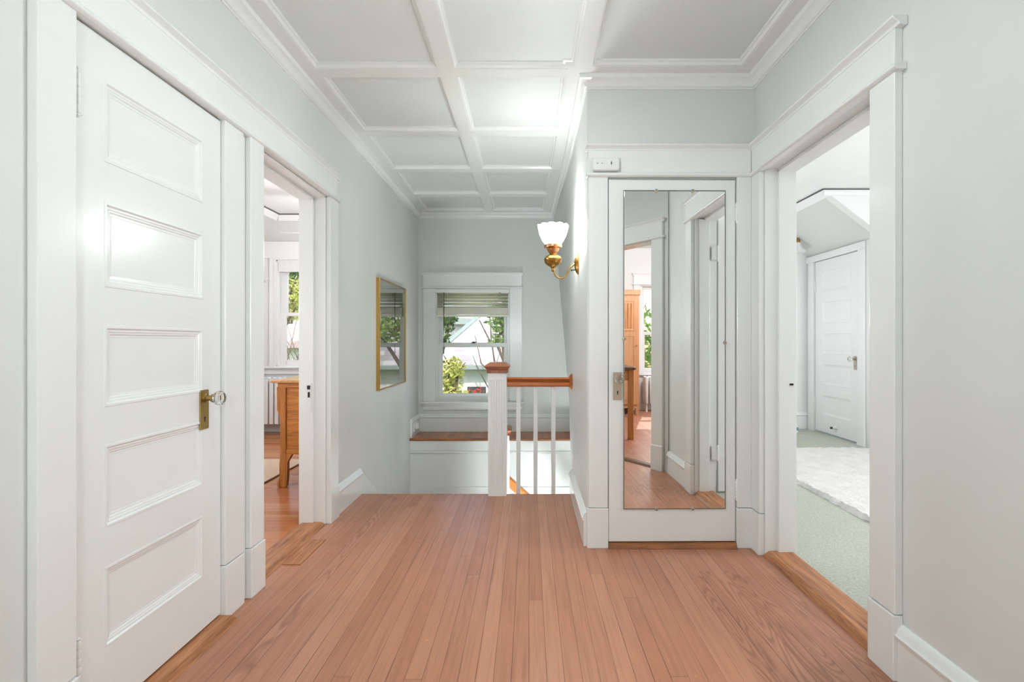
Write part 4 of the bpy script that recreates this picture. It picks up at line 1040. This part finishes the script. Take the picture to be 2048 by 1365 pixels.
# neighbour's house beyond the stair window
hs = thing('neighbor_house', 'pale shingled house with sunlit roof seen through the stair window', 'house', (-1.8, 15.5, GZ))
HY = 14.0; EZ = .50
m = MB(); m.box(-2.7, 5, HY, 19, GZ, EZ-.02); m.build('wall', 'siding', hs)
SL = .62
A_, B_, C_, D_, E_ = (-2.92, HY-.35, EZ), (5.3, HY-.35, EZ), (5.3, 18.2, EZ+SL*4.55), (-.36, 18.2, EZ+SL*4.55), (-2.92, 22., EZ)
def up(p, d): return (p[0], p[1], p[2]+d)
m = MB(); m.hexa([up(p, -.08) for p in (A_, B_, C_, D_)]+[A_, B_, C_, D_]); m.build('roof', 'shingle', hs)
m = MB(); m.face([A_, D_, E_]); m.face([up(A_, -.08), up(D_, -.08), up(E_, -.08)]); m.build('hip_roof', 'shingle', hs)
m = MB(); m.tube([up(A_, .02), up(D_, .02)], .075, 6); m.build('hip_ridge', 'fascia', hs)
m = MB(); m.box(-2.95, 5.3, HY-.44, HY-.35, EZ-.1, EZ+.01); m.build('gutter', 'fascia', hs)
m = MB(); m.box(-5.4, -1.3, 17.2, 21, GZ, 1.78); m.build('upper_story', 'siding', hs)
m = MB(); m.hexa([(-5.7, 16.85, 1.86), (-1.2, 16.85, 1.86), (-1.2, 21, 3.6), (-5.7, 21, 3.6), (-5.7, 16.85, 1.96), (-1.2, 16.85, 1.96), (-1.2, 21, 3.7), (-5.7, 21, 3.7)]); m.build('upper_roof', 'shingle', hs)
m = MB(); m.box(-5.7, -1.2, 16.80, 16.86, 1.74, 1.93); m.build('eave_board', 'fascia', hs)
wx = -1.82; m = MB(); m.box(wx, wx+.72, HY-.05, HY, -.85, .36); hw_ = m.build('window', 'housewhite', hs)
m = MB(); m.box(wx+.10, wx+.62, HY-.06, HY-.05, -.06, .25); m.build('blind_pane', 'paleblind', hw_)
m = MB(); m.box(wx+.10, wx+.62, HY-.06, HY-.05, -.60, -.10); m.build('pane', 'darkpane', hw_)
R = random.Random(8)
fb = thing('flower_plant', 'red flowering plant by the neighbor window', 'flowers', (wx+.36, HY-.40, -.42))
m = MB()
for k in range(34):
    c_ = Vector((wx+.36+R.gauss(0, .10), HY-.40+R.gauss(0, .03), -.19+R.gauss(0, .04))); a = Vector((R.gauss(0, 1), R.gauss(0, .4), R.gauss(0, 1))).normalized()*.035; b_ = a.cross(Vector((0, 1, .3))).normalized()*.02
    m.face([c_-a, c_+b_, c_+a, c_-b_])
m.build('petals', 'leafr', fb)['kind'] = 'stuff'
m = MB()
for k in range(60):
    c_ = Vector((wx+.36+R.gauss(0, .12), HY-.38+R.gauss(0, .03), -.27+R.gauss(0, .04))); a = Vector((R.gauss(0, 1), R.gauss(0, .4), R.gauss(0, 1))).normalized()*.05; b_ = a.cross(Vector((0, 1, .3))).normalized()*.02
    m.face([c_-a, c_+b_, c_+a, c_-b_])
m.build('leaves', 'leafd', fb)

tree('yellow green tree at the lower left of the stair window', (-1.7, 10.7, GZ), 3.2, [(-1.66, 10.6, .62, .28), (-1.75, 10.6, .36, .34), (-1.62, 10.5, .02, .36), (-1.8, 10.6, -.35, .42), (-1.5, 10.5, .55, .2), (-1.85, 10.4, -.8, .5)], 1900, .075, 'leafy', seed=3, narrow=.8)
tree('green leafy branches at the upper right of the stair window', (-.2, 10.8, GZ), 4.6, [(-.62, 10.8, 1.62, .32), (-.55, 10.7, 1.3, .24), (-.72, 10.7, 1.18, .16), (-.5, 10.6, 1.85, .4), (-.2, 10.8, 1.5, .4), (.3, 10.9, 1.45, .45), (.75, 10.9, 1.4, .45)], 1700, .065, 'leafg', seed=5)
tree('dark leafy tree at the upper left of the stair window', (-2.75, 11.6, GZ), 4.4, [(-1.98, 11.6, 1.55, .26), (-2.05, 11.6, 1.2, .26), (-1.8, 11.6, 1.7, .18)], 420, .06, 'leafd', seed=6)
bt_ = thing('bare_tree', 'bare dark branches in front of the neighbor roof', 'tree', (-.6, 12.6, GZ))
m = MB()
m.tube([(-.6, 12.6, GZ), (-.62, 12.6, -1.2), (-.8, 12.6, .2), (-.95, 12.6, 1.2), (-1.0, 12.6, 2.2)], [.07, .05, .03, .018, .008], 6)
for p in (((-.8, .2), (-1.2, .62), (-1.35, 1.3)), ((-.68, -.4), (-.9, .35), (-.7, 1.0)), ((-.95, 1.1), (-1.25, 1.7)), ((-.8, .2), (-.45, .8), (-.4, 1.4)), ((-.7, -.6), (-1.3, .5), (-1.42, .8))):
    m.tube([(q[0], 12.6+R.uniform(-.1, .1), q[1]) for q in p], [.02-.006*k for k in range(len(p))], 5)
m.build('branches', 'bark', bt_)

# view from the left bedroom window
h2 = thing('tan_roof_house', 'white house with tan roof beyond the left bedroom window', 'house', (-10, 22, GZ))
m = MB(); m.box(-15, -8.2, 20, 25, GZ, .95); m.build('wall', 'siding', h2)
m = MB(); m.prism('x', -15.3, -8.0, [(19.6, .9), (22.5, 1.95), (25.4, .9)]); m.build('roof', 'brownroof', h2)
m = MB(); m.box(-9.32, -9.12, 19.95, 20.02, -.1, .45); m.build('window', 'fascia', h2)
tree('green tree rising behind the tan roof', (-13, 27, GZ), 7, [(-13.2, 27, 4.6, 2.2), (-11.3, 27, 4.3, 1.9), (-14.8, 27, 5.6, 2.0), (-12.2, 27, 6.3, 1.9)], 3400, .16, 'leafg', seed=12)
tree('dark conifer behind the left bedroom window trees', (-10.2, 17.8, GZ), 6.4, [(-8.35, 17.5, 3.5, .8), (-8.1, 17.5, 3.0, .7), (-8.3, 17.5, 2.6, .6)], 900, .09, 'leafd', seed=13)
tree('pale yellow green tree outside the left bedroom window', (-8.6, 15.4, GZ), 5.6, [(-7.2, 15.2, 2.75, .55), (-7.1, 15.2, 2.2, .5), (-7.4, 15.2, 2.0, .35)], 700, .075, 'leafy', seed=14)
b2 = thing('bare_shrub', 'thin bare branches outside the left bedroom window', 'shrub', (-6.2, 12.6, GZ))
m = MB()
for k in range(14):
    x = -6.1+R.uniform(-.4, .4); m.tube([(-6.2, 12.6, GZ), (x, 12.6+R.uniform(-.2, .2), -.5), (x+R.uniform(-.4, .3), 12.6, .6), (x+R.uniform(-.7, .5), 12.6, R.uniform(1., 1.8))], [.03, .016, .011, .004], 5)
m.build('branches', 'bark', b2)
# green outside the front room and right bedroom
tree('green tree outside the sunny window in the mirror', (3.4, -9.5, GZ), 5, [(3.3, -9.5, 1.2, 1.5), (4.6, -9.8, .4, 1.6), (2.2, -9.8, .2, 1.4)], 1500, .14, 'leafg', seed=20)

# ================================================================== light
def point(name, loc, power, r=.1, color=(1, .96, .92)):
    l_ = bpy.data.lights.new(name, 'POINT'); l_.energy = power; l_.shadow_soft_size = r; l_.color = color
    o = bpy.data.objects.new(name, l_); COL.objects.link(o); o.location = loc; return o
W_ = (.875, 1.0, 1.04); WB = (.97, .99, 1.04)
point('sconce_light', (scx, sy, 1.90), 2, .05, (.92, 1, 1))
def down(name, loc, power, size):
    l_ = bpy.data.lights.new(name, 'AREA'); l_.shape = 'DISK'; l_.size = size; l_.energy = power; l_.color = W_
    o = bpy.data.objects.new(name, l_); COL.objects.link(o); o.location = loc; return o
down('hall_fill_down', (-.02, 1.7, CE-.125), 5, .3)  # downward fill from the added drum lamp
point('hall_fill_glow', (-.02, 1.7, CE-.30), 6.5, .15, W_)  # extra fill below the drum for upper walls and ceiling
point('back_fill_light', (-.33, -.75, 1.42), 39, .12, W_)  # fill from the added floor lamp behind the camera
point('stair_fill_light', (.19, 4.10, -.78), 62, .09, W_)  # fill from the added lamp below the stair edge
point('left_bedroom_fan_fill', (-2.05, 5.35, 2.05), 26, .12, WB)  # bedroom fill from the bowl added under the fan
point('left_bedroom_lamp_fill', (-2.7, 2.75, 1.42), 23, .12, WB)  # fill from the added floor lamp in the left bedroom
point('right_bedroom_fill', (3.85, 2.55, 1.42), 95, .14, WB)  # main fill of the right bedroom, added lamp
point('right_bedroom_corner_fill', (2.2, 5.7, 1.42), 14, .12, WB)  # second added lamp, fills the far door side
point('front_room_fill', (2.2, -1.0, 2.42), 85, .14, WB)  # fill for the mirrored room, added globe
sun = bpy.data.lights.new('sun', 'SUN'); sun.energy = 3.3; sun.angle = .01; sun.color = (1, .965, .92)
so_ = bpy.data.objects.new('sun', sun); COL.objects.link(so_)
d = Vector((-.22, .72, -.74)); so_.rotation_euler = d.to_track_quat('-Z', 'Y').to_euler()
wd_ = bpy.data.worlds.new('sky'); sc.world = wd_; wd_.use_nodes = True; nt = wd_.node_tree
bg = nt.nodes['Background']; sk = nt.nodes.new('ShaderNodeTexSky'); sk.sky_type = 'NISHITA'; sk.sun_disc = False
sk.sun_elevation = math.radians(46); sk.sun_rotation = math.radians(170); sk.dust_density = 2.5; sk.air_density = 1.0
nt.links.new(sk.outputs[0], bg.inputs[0]); bg.inputs[1].default_value = .26

cam = bpy.data.cameras.new('camera'); co_ = bpy.data.objects.new('camera', cam); COL.objects.link(co_)
co_.location = (0, 0, CH); co_.rotation_euler = (PI/2, 0, 0)
cam.sensor_width = 36; cam.lens = 1000/2048*36; cam.shift_x = -34/2048; cam.shift_y = .0003; cam.clip_start = .02; cam.clip_end = 200
sc.camera = co_
vs = sc.view_settings; vs.view_transform = 'Standard'; vs.look = 'None'; vs.gamma = 1; vs.exposure = 0.45
try: vs.use_curve_mapping = False
except Exception: pass
cy = sc.cycles; cy.max_bounces = 7; cy.diffuse_bounces = 4; cy.glossy_bounces = 4; cy.transparent_max_bounces = 8; cy.transmission_bounces = 6
cy.caustics_reflective = False; cy.caustics_refractive = False; cy.sample_clamp_indirect = 4
cy.use_denoising = True
cy.use_adaptive_sampling = True; cy.adaptive_threshold = .07; cy.adaptive_min_samples = 12
